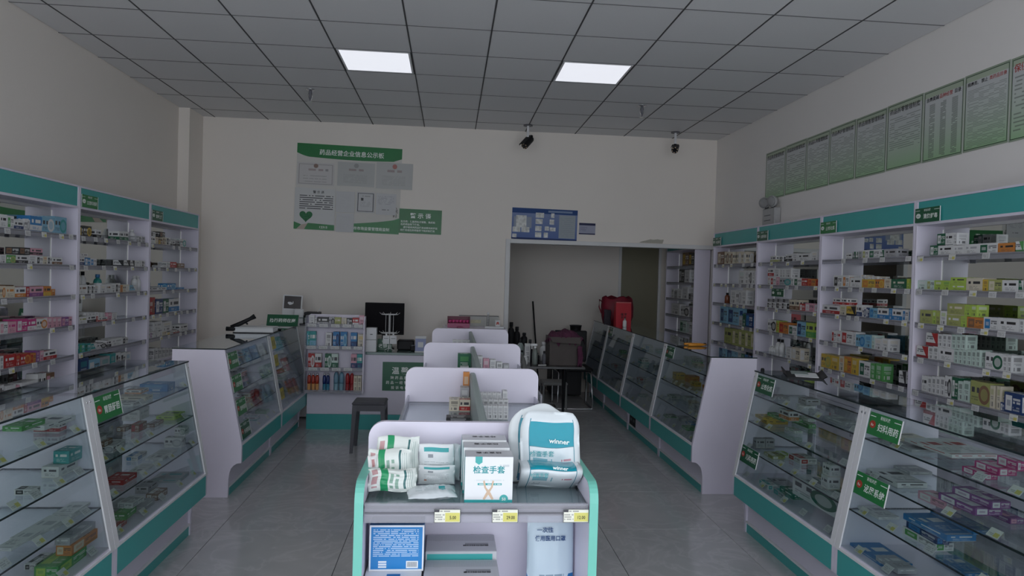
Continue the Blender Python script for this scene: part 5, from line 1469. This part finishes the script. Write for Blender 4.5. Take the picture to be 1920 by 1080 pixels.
def tubeb(u, wd, h, c1, c2, label, round_=True):
    t = thing('lotion_bottle', label, 'bottle', (RX+XR_(u), RY+.015, RZ+tz[3])); r = wd/2
    mm = mat('bottle_colour', c1, .2, var=.05); m2 = mat('bottle_foot', c2, .25)
    MB().lathe((0, 0, 0), [(r*.85, 0), (r*.95, .01), (r*.95, h*.42)], 12).obj('foot', m2, t, True)
    if round_: MB().lathe((0, 0, h*.42), [(r*.96, 0), (r, h*.1), (r, h*.36), (r*.85, h*.47), (r*.5, h*.55), (r*.1, h*.575)], 12).obj('bottle_body', mm, t, True)
    else:
        MB().lathe((0, 0, h*.42), [(r*.96, 0), (r, h*.1), (r*.95, h*.40), (r*.6, h*.45)], 12).obj('bottle_body', mm, t, True)
        MB().lathe((0, 0, h*.87), [(r*.6, 0), (r*.55, h*.12)], 10).obj('cap', M_CHROME, t, True)
for k, u in enumerate((122, 172, 220)): tubeb(u, .036, .185, (.40, .035, .015), (.62, .30, .10), '%s red over orange bottle on the bottom tier of the rack' % ORD[k], False)
for k, u in enumerate((308, 352)): tubeb(u, .034, .185, (.01, .03, .16), (.03, .20, .32), '%s navy bottle on the bottom tier of the rack' % ORD[k], False)
for k, u in enumerate((452, 518)): tubeb(u, .050, .20, (.16, .30, .40), (.20, .36, .44), '%s round topped sky blue bottle on the bottom tier of the rack' % ORD[k])
for k, u in enumerate((592, 646)): tubeb(u, .042, .19, (.34, .02, .025), (.30, .02, .025), '%s round topped red bottle on the bottom tier of the rack' % ORD[k])
rackitem(XR_(692), 3, .036, .165, 'nCH', 'first cream box at the end of the bottom rack tier'); rackitem(XR_(742), 3, .038, .165, 'nCK', 'last cream box at the end of the bottom rack tier')

# on the desk
DZ = .8005
mo = thing('monitor', 'wide black computer monitor switched off on the cash desk', 'monitor', (-.70, 7.72, DZ), .06)
B('screen_shell', M_BLACK, mo, -.21, .21, -.010, .018, .15, .495, bev=.004); B('screen', mat('dark_screen', (.006, .005, .007), .6, spec=.12), mo, -.204, .204, -.0125, -.0095, .162, .489); B('rear_bulge', M_DARK, mo, -.13, .13, .018, .045, .22, .40, bev=.01)
B('stand_neck', M_BLACK, mo, -.025, .025, .019, .035, .01, .22); MB().lathe((0, 0, 0), [(.11, 0), (.11, .008), (.02, .014)], 20).obj('stand_foot', M_BLACK, mo)
for z in (0, .125):
    t = labelled_box('paper_carton', ['lower plain white carton of a stack of two at the desk end', 'upper plain white carton with a small black mark at the desk end'][z > 0], 'carton', -.852, -.748, 7.365, 7.46, DZ+z+(.001 if z else 0), DZ+z+.122, M_CART)
    if z: B('mark', M_BLACK, t, -.012, .014, -.0482, -.0474, .05, .057)
cs = thing('cashier_sign', 'small green cashier sign lettered 收银台 under the spinner', 'sign', mat4=frame((-.755, 7.55, DZ), (1, 0, 0), (0, .2, 1)))
sheet('board', .155, .118, .004, M_DGREEN, cs, 0, 0, 0, M_WHITEP); letters('lettering', [('收银台', .082, .028, .045, 'c', 1.05, .02), (SHOP, .078, .088, .016, 'c')], M_WTXT, cs, .005)
spn = thing('spinner_rack', 'white wire spinner rack with two rings of hooks on the desk', 'rack', (-.625, 7.47, DZ))
m_ = MB()
for k in range(3):
    a = 2*math.pi*k/3+.4; m_.tube([(.06*math.cos(a), .06*math.sin(a), .004), (.03*math.cos(a), .03*math.sin(a), .02), (0, 0, .03)], .003, 6)
m_.obj('foot', M_WHITEP, spn); MB().tube([(0, 0, .02), (0, 0, .39)], .004, 8).obj('centre_rod', M_WHITEP, spn)
for z in (.19, .385):
    m_ = MB()
    m_.tube([(.085*math.cos(2*math.pi*i/16), .085*math.sin(2*math.pi*i/16), z) for i in range(17)], .0025, 6)
    for k in range(8):
        a = 2*math.pi*k/8; m_.tube([(0, 0, z), (.085*math.cos(a), .085*math.sin(a), z), (.105*math.cos(a), .105*math.sin(a), z+.018)], .002, 5)
    m_.obj('hook_ring', M_WHITEP, spn)
for k in range(4):
    a = 2*math.pi*k/4+.3; MB().tube([(.04*math.cos(a), .04*math.sin(a), .19), (.04*math.cos(a), .04*math.sin(a), .385)], .002, 6).obj('wire', M_WHITEP, spn)
for k in range(2):
    t = labelled_box('blister_card', ['white hanging card on the lower spinner ring, first of two', 'white hanging card on the lower spinner ring, second of two'][k], 'card', -.68+k*.072, -.612+k*.072, 7.352, 7.356, DZ+.085, DZ+.172, M_PAPER)
    B('hang_tab', M_PAPER, t, -.008, .008, -.002, .002, .087, .107)
    B('print_line', M_GREY, t, -.022, .022, -.0025, -.0019, .055, .06)
qr = thing('payment_stand', 'blue and white payment stand on the cash desk', 'payment stand', (-.295, 7.42, DZ), 0)
B('foot', M_WHITEP, qr, -.058, .058, -.03, .03, 0, .012, bev=.002)
M_BLU = mat('lilac_blue_plastic', (.22, .26, .46), .35)
MB().prism([(-.002, .012), (.010, .012), (.028, .165), (.016, .165)], 'x', -.055, .055).obj('panel', M_BLU, qr)
MB().prism([(-.0035+.0118*.3, .05), (-.002+.0118*.3, .05), (.0085, .105), (.007, .105)], 'x', -.028, .028).obj('white_square', M_PAPER, qr)
MB().prism([(.0125, .140), (.014, .140), (.0165, .165), (.015, .165)], 'x', -.055, .055).obj('white_header', M_PAPER, qr)
pr = thing('receipt_printer', 'black receipt printer on the desk behind the spinner', 'printer', (-.46, 7.66, DZ)); B('body', M_BLACK, pr, -.09, .09, -.08, .08, 0, .105, bev=.012); B('paper_slot', M_GREY, pr, -.05, .05, -.03, -.015, .105, .108)
pr = thing('card_reader', 'small black card reader beside the printer', 'card reader', (-.365, 7.56, DZ)); B('body', M_BLACK, pr, -.04, .04, -.06, .06, 0, .055, bev=.008); B('keypad', M_GREY, pr, -.03, .03, -.05, .0, .055, .058); B('display', M_GREYG, pr, -.028, .028, .01, .045, .055, .058)
# stool
st = thing('stool', 'dark grey plastic stool before the cash desk', 'stool', (-.70, 6.515, 0))
M_STOOL = mat('charcoal_plastic', (.085, .085, .10), .45, var=.05)
B('seat', M_STOOL, st, -.15, .15, -.145, .145, .425, .452, bev=.012)
ap = MB(); ap.box(-.142, .142, -.14, -.125, .375, .43); ap.box(-.142, .142, .125, .14, .375, .43); ap.box(-.142, -.127, -.125, .125, .375, .43); ap.box(.127, .142, -.125, .125, .375, .43); ap.obj('apron', M_STOOL, st)
for sx in (-1, 1):
    for sy_ in (-1, 1):
        r_ = lambda z, o, w_: [(sx*(o-w_*.0), sy_*o, z), (sx*(o-w_), sy_*o, z), (sx*(o-w_), sy_*(o-w_), z), (sx*o, sy_*(o-w_), z)]
        MB().loft([r_(0, .157, .028), r_(.43, .143, .040)]).obj('leg', M_STOOL, st)

# ------------------------------------------------------------------ on the counters
TZ = 1.0515
tb = thing('document_tray', 'flat off white box file lying on the third left counter', 'box', (-1.73, 6.52, TZ), .05)
B('base_plate', M_DARK, tb, -.175, .175, -.12, .12, 0, .006); B('box_body', M_PAPER, tb, -.165, .165, -.115, .115, .006, .05, bev=.003); B('lid_line', M_GREY, tb, -.166, .166, -.116, .116, .041, .0425)
sc = thing('barcode_scanner', 'black handheld scanner lying across the box file', 'scanner', (-1.87, 6.44, TZ+.045))
m_ = MB(); m_.tube([(-.06, 0, .0), (.02, .02, .035), (.09, .05, .075), (.13, .06, .10)], [.018, .020, .017, .024], 10); m_.obj('handle', M_BLACK, sc, True)
m_ = MB(); m_.tube([(-.09, -.03, -.012), (-.01, -.03, -.012)], [.020, .018], 10); m_.obj('head', M_BLACK, sc, True); MB().tube([(.06, .035, .04), (.075, .02, .03)], .008, 8).obj('trigger', M_DARK, sc)
ts = thing('duty_sign', 'green tent sign lettered 执行药师在岗 on the rear left counter', 'sign', (-1.69, 7.33, TZ), -.02)
MB().prism([(-.02, 0), (-.014, 0), (.028, .112), (.022, .112)], 'x', -.155, .155).obj('front_plate', M_DGREEN, ts); MB().prism([(.028, .112), (.032, .112), (.075, 0), (.069, 0)], 'x', -.155, .155).obj('rear_plate', M_WHITEP, ts)
letters('lettering', [('执行药师在岗', 0, .042, .043, 'c', 1.0, .02)], M_WTXT, ts, .0008, frame((0, -.0205, 0), (1, 0, 0), (0, .375, 1)))
lf = tag(B('paper_leaflet', M_PAPER, None, -1.76, -1.56, 7.05, 7.22, TZ, TZ+.002), 'pale leaflet on the glass before the green tent sign', 'paper')
lf = tag(B('clip', M_BLACK, None, -1.615, -1.575, 6.78, 6.81, TZ, TZ+.012, bev=.003), 'tiny black clip on the left counter glass', 'clip')
# shelf behind the rear left counter carrying photo and machine
sd = thing('side_cabinet', 'low grey side cabinet behind the cash desk corner', 'cabinet', (-1.60, 8.05, 0)); B('body', M_LAMB, sd, -.30, .15, -.2, .35, .02, 1.02, bev=.004); B('top', M_GREY, sd, -.31, .155, -.21, .35, 1.02, 1.035); B('door', M_LAMB, sd, -.29, .14, -.212, -.201, .06, 1.0)
ph = thing('photo_print', 'white bordered photo of a pale swan on dark water', 'photo', mat4=frame((-1.838, 7.92, 1.0355), (1, 0, -.03), (0, .12, 1)))
sheet('card', .208, .315, .004, M_PAPER, ph); sheet('picture', .182, .138, .0008, mat('dark_photo', (.03, .022, .025), .25, var=.5, scale=9), ph, .004, .013, .165)
MB().prism([(.05, .225), (.075, .205), (.10, .212), (.115, .224), (.112, .246), (.106, .246), (.104, .228), (.085, .238), (.06, .238)], 'z', .0045, .0056).obj('swan_print', M_PAPER, ph)
rl_ = thing('paper_roll', 'pale paper stack leaning against the photo', 'paper', (-1.645, 7.87, 1.0355)); B('sheets', M_PAPER, rl_, -.05, .055, -.02, .02, 0, .165, bev=.012); B('band', M_GREYG, rl_, -.051, .056, -.021, .021, .06, .075)
dm = thing('label_machine', 'dark boxy machine beside the photo on the side cabinet', 'machine', (-1.515, 7.95, 1.0355)); B('body', M_BLACK, dm, -.075, .09, -.1, .1, 0, .10, bev=.008); B('lid', M_DARK, dm, -.07, .085, -.09, .1, .10, .13, bev=.006); B('panel', M_GREYG, dm, -.06, .0, -.104, -.098, .02, .07); MB().tube([(.06, .0, .13), (.10, .0, .19)], .004, 6).obj('antenna', M_WHITEP, dm)
# black tray on the second right counter
tr = thing('black_tray', 'black open folder tray with papers on the second right counter', 'tray', (2.20, 4.20, TZ), -.42)
m_ = MB(); m_.box(-.10, .10, -.17, .17, 0, .006); m_.loft([[(-.10, -.17, .004), (-.10, .17, .004), (-.125, .18, .028), (-.125, -.18, .028)], [(-.094, -.17, .004), (-.094, .17, .004), (-.119, .18, .030), (-.119, -.18, .030)]]); m_.loft([[(.10, -.17, .004), (.10, .17, .004), (.125, .18, .022), (.125, -.18, .022)], [(.094, -.17, .004), (.094, .17, .004), (.119, .18, .024), (.119, -.18, .024)]]); m_.obj('tray_shell', M_BLACK, tr)
B('paper', M_PAPER, tr, -.05, .08, -.13, .10, .0065, .009); B('green_card', M_GREYG, tr, -.07, .03, -.02, .14, .0092, .0112)
kb = tag(MB().lathe((2.02, 4.38, TZ), [(.012, 0), (.012, .012), (.008, .02)], 12).obj('black_knob', M_BLACK, None), 'small black knob at the far corner of the second right counter', 'stopper')  # small black knob resting on the counter glass
# orange tool
ot = thing('orange_pincer', 'orange two armed pincer lying on the third right counter', 'pincer', (2.17, 6.05, TZ+.001), .15)
M_OR = mat('orange_plastic', (.75, .30, .03), .4)
for s in (-1, 1):
    MB().tube([(-.09, s*.035, .012), (-.03, s*.042, .012), (.05, s*.030, .012), (.10, s*.006, .012)], [.011, .012, .011, .007], 8).obj('arm', M_OR, ot, True)
MB().lathe((.09, 0, .004), [(.012, 0), (.012, .022)], 10).obj('pivot', M_DARK, ot)
# red bags
M_REDB = mat('dark_red_bag', (.22, .012, .03), .5, var=.15, scale=12); M_REDC = mat('bright_red_bag', (.50, .02, .035), .4, var=.1)
rb = thing('shopping_bag', 'wide dark red shopping bag slumped on the last right counter', 'bag', (2.13, 8.86, TZ))
ring = lambda z, a, c, k=0: [(a*math.cos(2*math.pi*i/20)*(1+.05*math.sin(3*i+k)), c*math.sin(2*math.pi*i/20)*(1+.06*math.sin(5*i+k)), z+(.02*math.sin(i*1.3) if z > .28 else 0)) for i in range(20)]
MB().loft([ring(0, .17, .12), ring(.10, .20, .14, 1), ring(.22, .205, .14, 2), ring(.33, .19, .13, 2.5), ring(.345, .17, .11, 2.5), ring(.20, .15, .09, 2)]).obj('bag_body', M_REDB, rb, True)
m_ = MB(); m_.tube([(-.20, -.05, .28), (-.245, -.07, .31), (-.25, -.08, .22), (-.22, -.09, .14)], .008, 8); m_.obj('handle', M_REDB, rb, True)
M_DKCL = mat('dark_cloth', (.035, .03, .04), .8, var=.3)
cl = pouch('dark_cloth', 'dark bundled cloth hanging beside the red shopping bag', 'cloth', 1.955, 8.62, TZ+.001, .09, .19, .05, M_DKCL, lean=.05, seed=71, crumple=.006)
rc = thing('gift_bag', 'bright red upright paper bag with small print on the counter', 'bag', (2.105, 8.46, TZ), .08)
MB().loft([[(-.095, -.045, 0), (.095, -.045, 0), (.095, .045, 0), (-.095, .045, 0)], [(-.097, -.040, .15), (.097, -.040, .15), (.097, .04, .15), (-.097, .04, .15)], [(-.095, -.03, .295), (.095, -.03, .295), (.095, .03, .295), (-.095, .03, .295)]]).obj('bag_body', M_REDC, rc)
B('top_fold', mat('bag_fold_pale_red', (.55, .15, .15), .5), rc, -.095, .095, -.034, -.029, .285, .297); letters('lettering', [('福 字', -.0, .135, .035, 'c'), ('家 庭', 0, .10, .03, 'c')], M_DARK, rc, .0475, frame((0, 0, 0), (1, 0, 0), (0, 0, 1)))
tb_ = thing('clear_cup', 'small pale cylinder bottle in front of the red bags', 'bottle', (2.10, 8.32, TZ)); MB().lathe((0, 0, 0), [(.022, 0), (.024, .01), (.024, .07), (.012, .085)], 12).obj('bottle_body', M_WHITEP, tb_, True); MB().lathe((0, 0, .084), [(.012, 0), (.012, .018)], 10).obj('cap', M_GREYG, tb_)
pp = thing('dark_notice', 'dark square notice under the rail of the fourth right counter', 'notice', mat4=frame((1.9655, 7.44, .075), (0, -1, 0), (0, 0, 1)))
sheet('sheet', .24, .22, .002, printmat('dark_notice_print', lambda b, u, v: b.mix(b.mul(b.text(u, v, .15, .85, .2, .85, 3, 5, .6, .35), .8), (.02, .022, .022, 1), (.2, .22, .22, 1))), pp)

# ------------------------------------------------------------------ low cabinet behind the island
lc = thing('low_cabinet', 'low white cabinet at the back wall behind the island shelf', 'cabinet', (.30, 8.14, 0)); B('body', M_LAM, lc, -.36, .34, -.24, .25, .02, 1.0, bev=.003); B('top', M_LAM, lc, -.37, .345, -.25, .25, 1.0, 1.022); B('door', M_LAM, lc, -.35, -.01, -.252, -.241, .06, .98); B('door', M_LAM, lc, .0, .33, -.252, -.241, .06, .98)
M_PINK = mat('pink_gift_box', (.42, .10, .20), .4, var=.05); M_ROSE = mat('rose_petal', (.60, .07, .24), .5, var=.3, scale=40); M_DPINK = mat('dark_red_frame', (.16, .02, .05), .4)
pb = thing('flower_gift_box', 'pink gift box with red rose heads, on the low cabinet', 'gift box', (.105, 8.05, 1.0225))
B('tray', M_PINK, pb, -.125, .125, -.05, .05, 0, .05, bev=.002); B('lid', M_DPINK, pb, -.127, .127, .04, .05, .05, .125)
for s in (-1, 1): B('side', M_DPINK, pb, s*.125-.004, s*.125+.004, -.04, .045, .04, .125)
for k in range(6):
    x = -.10+k*.04
    MB().lathe((x, -.005+.01*(k % 2), .052), [(.004, 0), (.017, .008), (.021, .022), (.017, .036), (.010, .030), (.006, .038)], 9).obj('rose', M_ROSE, pb, True)
MB().lathe((.015, -.06, .0), [(.035, 0), (.035, .014), (.01, .02)], 12).obj('bow', M_PINK, pb, True)
wbp = thing('white_picture', 'pale picture panel with a dark top edge behind the small bottle', 'picture', (.41, 8.33, 1.0225)); B('panel', mat('pale_panel', (.50, .50, .47), .5), wbp, -.17, .168, -.006, .006, 0, .118); B('top_edge', M_DARK, wbp, -.30, .168, -.009, .009, .118, .125); B('print', mat('pale_print', (.55, .52, .36), .5, var=.3, scale=40), wbp, -.16, -.04, -.0075, -.006, .035, .075)
vb = thing('patterned_bottle', 'slim black and white patterned bottle on the low cabinet', 'bottle', (.44, 8.08, 1.0225)); M_PAT = printmat('spotted', lambda b, u, v: (.5, .5, .5, 1)); M_SPOT = mat('black_white_pattern', (.30, .30, .30), .3, var=.98, scale=45)
MB().lathe((0, 0, 0), [(.014, 0), (.015, .01), (.015, .14), (.009, .15)], 12).obj('bottle_body', M_SPOT, vb, True); MB().lathe((0, 0, .148), [(.013, 0), (.013, .025), (.005, .034)], 12).obj('stopper', M_WHITEP, vb, True)
tp_ = tag(B('white_tray', M_PAPER, None, .40, .62, 7.97, 8.09, 1.0225, 1.046, bev=.004), 'shallow white tray at the end of the low cabinet', 'tray')
rw = thing('red_ornament', 'small red and white ornament box on the white tray', 'ornament', (.548, 8.03, 1.0465)); B('box_body', M_PAPER, rw, -.028, .028, -.02, .02, 0, .07, bev=.003); MB().prism([(-.018, .015), (.0, .028), (.018, .018), (.014, .045), (.004, .055), (-.012, .048)], 'y', -.0212, -.020).obj('red_print', M_RED, rw)
gc = thing('tub_chair', 'grey round backed chair behind the island end', 'chair', (.50, 6.55, 0))
M_FAB = mat('grey_fabric', (.17, .17, .165), .9, var=.1, scale=80)
n = 14; pr_o = [(.24*math.cos(math.pi*(-.1+1.2*k/n)), .22*math.sin(math.pi*(-.1+1.2*k/n))) for k in range(n+1)]
rings = []
for z, k1 in ((.42, 1), (.80, 1.0), (.93, .93), (.955, .85)): rings.append([(q[0]*k1, q[1]*k1, z-(.10*(1-q[1]/.22) if z > .75 else 0)) for q in pr_o] + [(q[0]*k1*.84, q[1]*k1*.84, z-(.10*(1-q[1]/.22) if z > .75 else 0)) for q in pr_o[::-1]])
MB().loft(rings).obj('backrest', M_FAB, gc, True); MB().lathe((0, 0, .36), [(.20, 0), (.23, .02), (.23, .09), (.19, .11)], 20).obj('seat', M_FAB, gc, True)
for sx in (-1, 1):
    for q in (-1, 1): MB().tube([(sx*.17, q*.15, 0), (sx*.14, q*.13, .37)], [.010, .014], 8).obj('leg', M_DARK, gc)

# ------------------------------------------------------------------ dark table corner by the opening
tbx, tby = 1.07, 7.05
ft = thing('folding_table', 'dark glass topped table with black crossed legs', 'table', (tbx, tby, 0))
M_DKT = mat('dark_tabletop', (.035, .033, .035), .25, var=.1)
B('tabletop', M_DKT, ft, -.34, .27, -.24, .30, .725, .75, bev=.004)
for x in (-.28, .10):
    for s in (-1, 1): MB().tube([(x+s*.02, s*.20, .725), (x-s*.03, -s*.22, 0)], .013, 8).obj('leg', M_BLACK, ft)
cbx = thing('storage_carton', 'open dark cardboard carton heaped with purple cloth on the table', 'carton', (1.15, 7.06, .7505), .03)
mb = MB(); a, c, h, t_ = .155, .13, .28, .006
mb.box(-a, a, -c, c, 0, t_); mb.box(-a, a, -c, -c+t_, t_, h); mb.box(-a, a, c-t_, c, t_, h); mb.box(-a, -a+t_, -c+t_, c-t_, t_, h); mb.box(a-t_, a, -c+t_, c-t_, t_, h); mb.obj('carton_body', M_BROWN, cbx)
MB().loft([[(-a, -c, h), (a, -c, h), (a, -c+.005, h), (-a, -c+.005, h)], [(-a+.02, -c-.05, h-.05), (a-.01, -c-.06, h-.06), (a-.01, -c-.055, h-.06), (-a+.02, -c-.045, h-.05)]]).obj('flap', M_BROWN, cbx)
M_PUR = mat('burgundy_cloth', (.10, .025, .06), .9, var=.4, scale=50)
rn = random.Random(5)
hp_ = MB(); nx, ny = 26, 12
vs = []; fs = []
for j in range(ny+1):
    for i in range(nx+1):
        u, v = i/nx, j/ny; vs.append((-a-.01+u*(2*a+.05), -c-.02+v*(2*c+.03), h-.05+.10*math.sin(math.pi*u)**.5*math.sin(math.pi*v)**.5+.030*math.sin(u*19+v*7)*math.sin(v*11+u*5)+.02*math.sin(u*41+v*13)))
for j in range(ny):
    for i in range(nx): q = j*(nx+1)+i; fs.append((q, q+1, q+nx+2, q+nx+1))
hp_.put(vs, fs); hp_.obj('cloth_heap', M_PUR, cbx, True)
hl = pouch('cloth_bundle', 'burgundy crumpled cloth hanging down beside the carton', 'cloth', 1.30, 6.88, .80, .05, .20, .045, M_PUR, lean=.05, rz=.4, seed=77, crumple=.01); hl['label'] = 'burgundy crumpled cloth bundle slumped beside the carton'; hl.location.z = .7505
def spray(x, y, z, label):
    t = thing('spray_bottle', label, 'bottle', (x, y, z)); M_CL = mat('hazy_bottle', (.20, .23, .21), .2)
    MB().lathe((0, 0, 0), [(.026, 0), (.028, .008), (.028, .11), (.022, .135), (.011, .155), (.011, .165)], 14).obj('bottle_body', M_CL, t, True)
    MB().lathe((0, 0, .163), [(.014, 0), (.014, .02)], 10).obj('collar', M_WHITEP, t); m_ = MB(); m_.box(-.045, .022, -.010, .010, .185, .208, b=.004); m_.box(-.036, -.028, -.005, .005, .155, .19); m_.obj('trigger_head', M_WHITEP, t)
spray(.855, 6.95, .7505, 'spray bottle with white trigger head on the dark table')
t = thing('white_jar', 'short white capped jar nearest on the dark table', 'jar', (.765, 6.96, .7505)); MB().lathe((0, 0, 0), [(.022, 0), (.023, .006), (.023, .062), (.019, .068)], 14).obj('jar_body', M_SW, t, True); MB().lathe((0, 0, .066), [(.021, 0), (.021, .02)], 14).obj('cap', M_WHITEP, t, True)
carton('nWE', .80, 7.14, .7505, .055, .05, .19, 'tall pale carton standing behind the white jar', 'box', 'tall_carton')
for k, (x, y, r, h, m_, lb) in enumerate(((.752, 7.22, .022, .11, M_GREYG, 'grey bottle at the back edge of the dark table'), (.905, 7.20, .03, .09, M_DARK, 'squat black bottle behind the spray bottle'), (.955, 7.0, .02, .13, M_GREY, 'dim grey bottle between spray bottle and carton'), (.985, 7.24, .045, .20, M_LAMB, 'large pale bottle at the back of the dark table'), (.84, 7.27, .028, .22, M_DARK, 'tall dark bottle at the back of the dark table'))):
    bottle(x, y, .7505, r, h, m_, M_DARK if k != 3 else M_LAMB, lb, False)
pn_ = tag(MB().tube([(.88, 6.86, .756), (.96, 6.875, .756)], .005, 8).obj('pen', M_WHITEP, None), 'white pen lying at the table edge before the bottles', 'pen')
gl = thing('grey_jug', 'grey jug with a dark neck at the table corner by the island', 'jug', (.70+.045, 7.32, .7505)); MB().lathe((0, 0, 0), [(.045, 0), (.05, .02), (.05, .12), (.03, .16), (.015, .18)], 14).obj('jug_body', M_GREYG, gl, True); MB().lathe((0, 0, .178), [(.014, 0), (.013, .05), (.01, .055)], 10).obj('cap', M_BLACK, gl)
ws_ = thing('white_stool', 'pale metal framed stool standing behind the dark table', 'stool', (1.17, 7.75, 0)); M_PALE = mat('pale_painted_metal', (.20, .20, .20), .5)
B('seat', M_PALE, ws_, -.14, .14, -.14, .14, .44, .475, bev=.012)
for sx in (-1, 1):
    for q in (-1, 1): MB().tube([(sx*.135, q*.135, 0), (sx*.122, q*.122, .445)], .011, 8).obj('leg', M_PALE, ws_)
for q in (-1, 1): MB().tube([(-.128, q*.128, .20), (.128, q*.128, .20)], .007, 6).obj('stretcher', M_PALE, ws_)
sc_ = thing('sled_chair', 'black seated chair on a bent chrome sled frame, back room', 'chair', (1.56, 8.75, 0))
for s in (-1, 1):
    MB().tube([(s*.22, .20, .44), (s*.22, .22, .05), (s*.22, .19, .013), (s*.22, -.20, .013), (s*.22, -.235, .05), (s*.20, -.20, .46), (s*.20, .16, .46)], .012, 8).obj('leg', M_CHROME, sc_, True)
MB().tube([(-.22, -.20, .013), (.22, -.20, .013)], .012, 8).obj('crossbar', M_CHROME, sc_)
B('seat', M_BLACK, sc_, -.22, .22, -.22, .22, .47, .52, bev=.02); B('backrest', M_BLACK, sc_, -.21, .21, .20, .235, .55, .95, bev=.012)
bc = thing('low_dark_cabinet', 'low dark cabinet at the back wall of the rear room', 'cabinet', (1.62, 9.7, 0)); B('body', M_DARK, bc, -.22, .20, -.20, .20, .03, .80, bev=.004); B('door', M_DARK, bc, -.21, -.01, -.212, -.201, .05, .78); B('door', M_DARK, bc, .0, .19, -.212, -.201, .05, .78)
wbk = thing('waste_bin', 'black tapered bin standing on the low dark cabinet', 'bin', (1.74, 9.62, .8005)); MB().lathe((0, 0, 0), [(.060, 0), (.082, .17), (.076, .17), (.056, .006)], 18).obj('bin_body', M_BLACK, wbk, True); MB().lathe((0, 0, .165), [(.085, 0), (.087, .004), (.085, .010), (.078, .010), (.078, .0)], 18).obj('rim', M_DARK, wbk)
br = thing('broom', 'dark handled broom leaning on the rear wall', 'broom', (1.20, 9.72, 0)); MB().tube([(.06, 0, .10), (-.03, .20, 1.28)], .011, 8).obj('handle', M_BLACK, br); B('head', M_DARK, br, -.10, .16, -.03, .03, .06, .11, bev=.01); B('bristles', M_BROWN, br, -.095, .155, -.028, .028, .001, .06)
for k, (x, z, h) in enumerate(((.92, .80, .24), (1.02, .80, .16), (.84, .80, .30))): bottle(x, 9.55, .6505, .045, h+.05, M_DARK, M_DARK, 'dim dark container on the rear wall bench, %s from the opening side' % ['second', 'third', 'first'][k], False)
bn = thing('wall_bench', 'dim dark bench along the rear wall', 'bench', (.80, 9.65, 0)); B('top', M_DKT, bn, -.5, .32, -.25, .25, .62, .65); B('leg', M_DKT, bn, -.48, -.44, -.22, .22, 0, .62); B('leg', M_DKT, bn, .26, .30, -.22, .22, 0, .62)

# yellow promotion tags on the rearmost left counter
M_YTAG = printmat('promotion_tag_print', lambda b, u, v: b.mix(b.mul(b.text(u, v, .2, .8, .25, .75, 1, 5, .9, .2), .8), (.50, .42, .05, 1), (.1, .09, .03, 1)), .4)
for k, (z, h_) in enumerate(((.915, .11), (.765, .10), (.47, .10))):
    t = thing('promotion_tag', 'yellow promotion tag, %s of three, by the post of the rearmost left counter' % ['top', 'middle', 'lowest'][k], 'tag', mat4=glass_frame('L', 6.345, z, 0))
    sheet('card', .13, h_, .002, M_YTAG, t, 0, 0, 0, M_WHITEP)
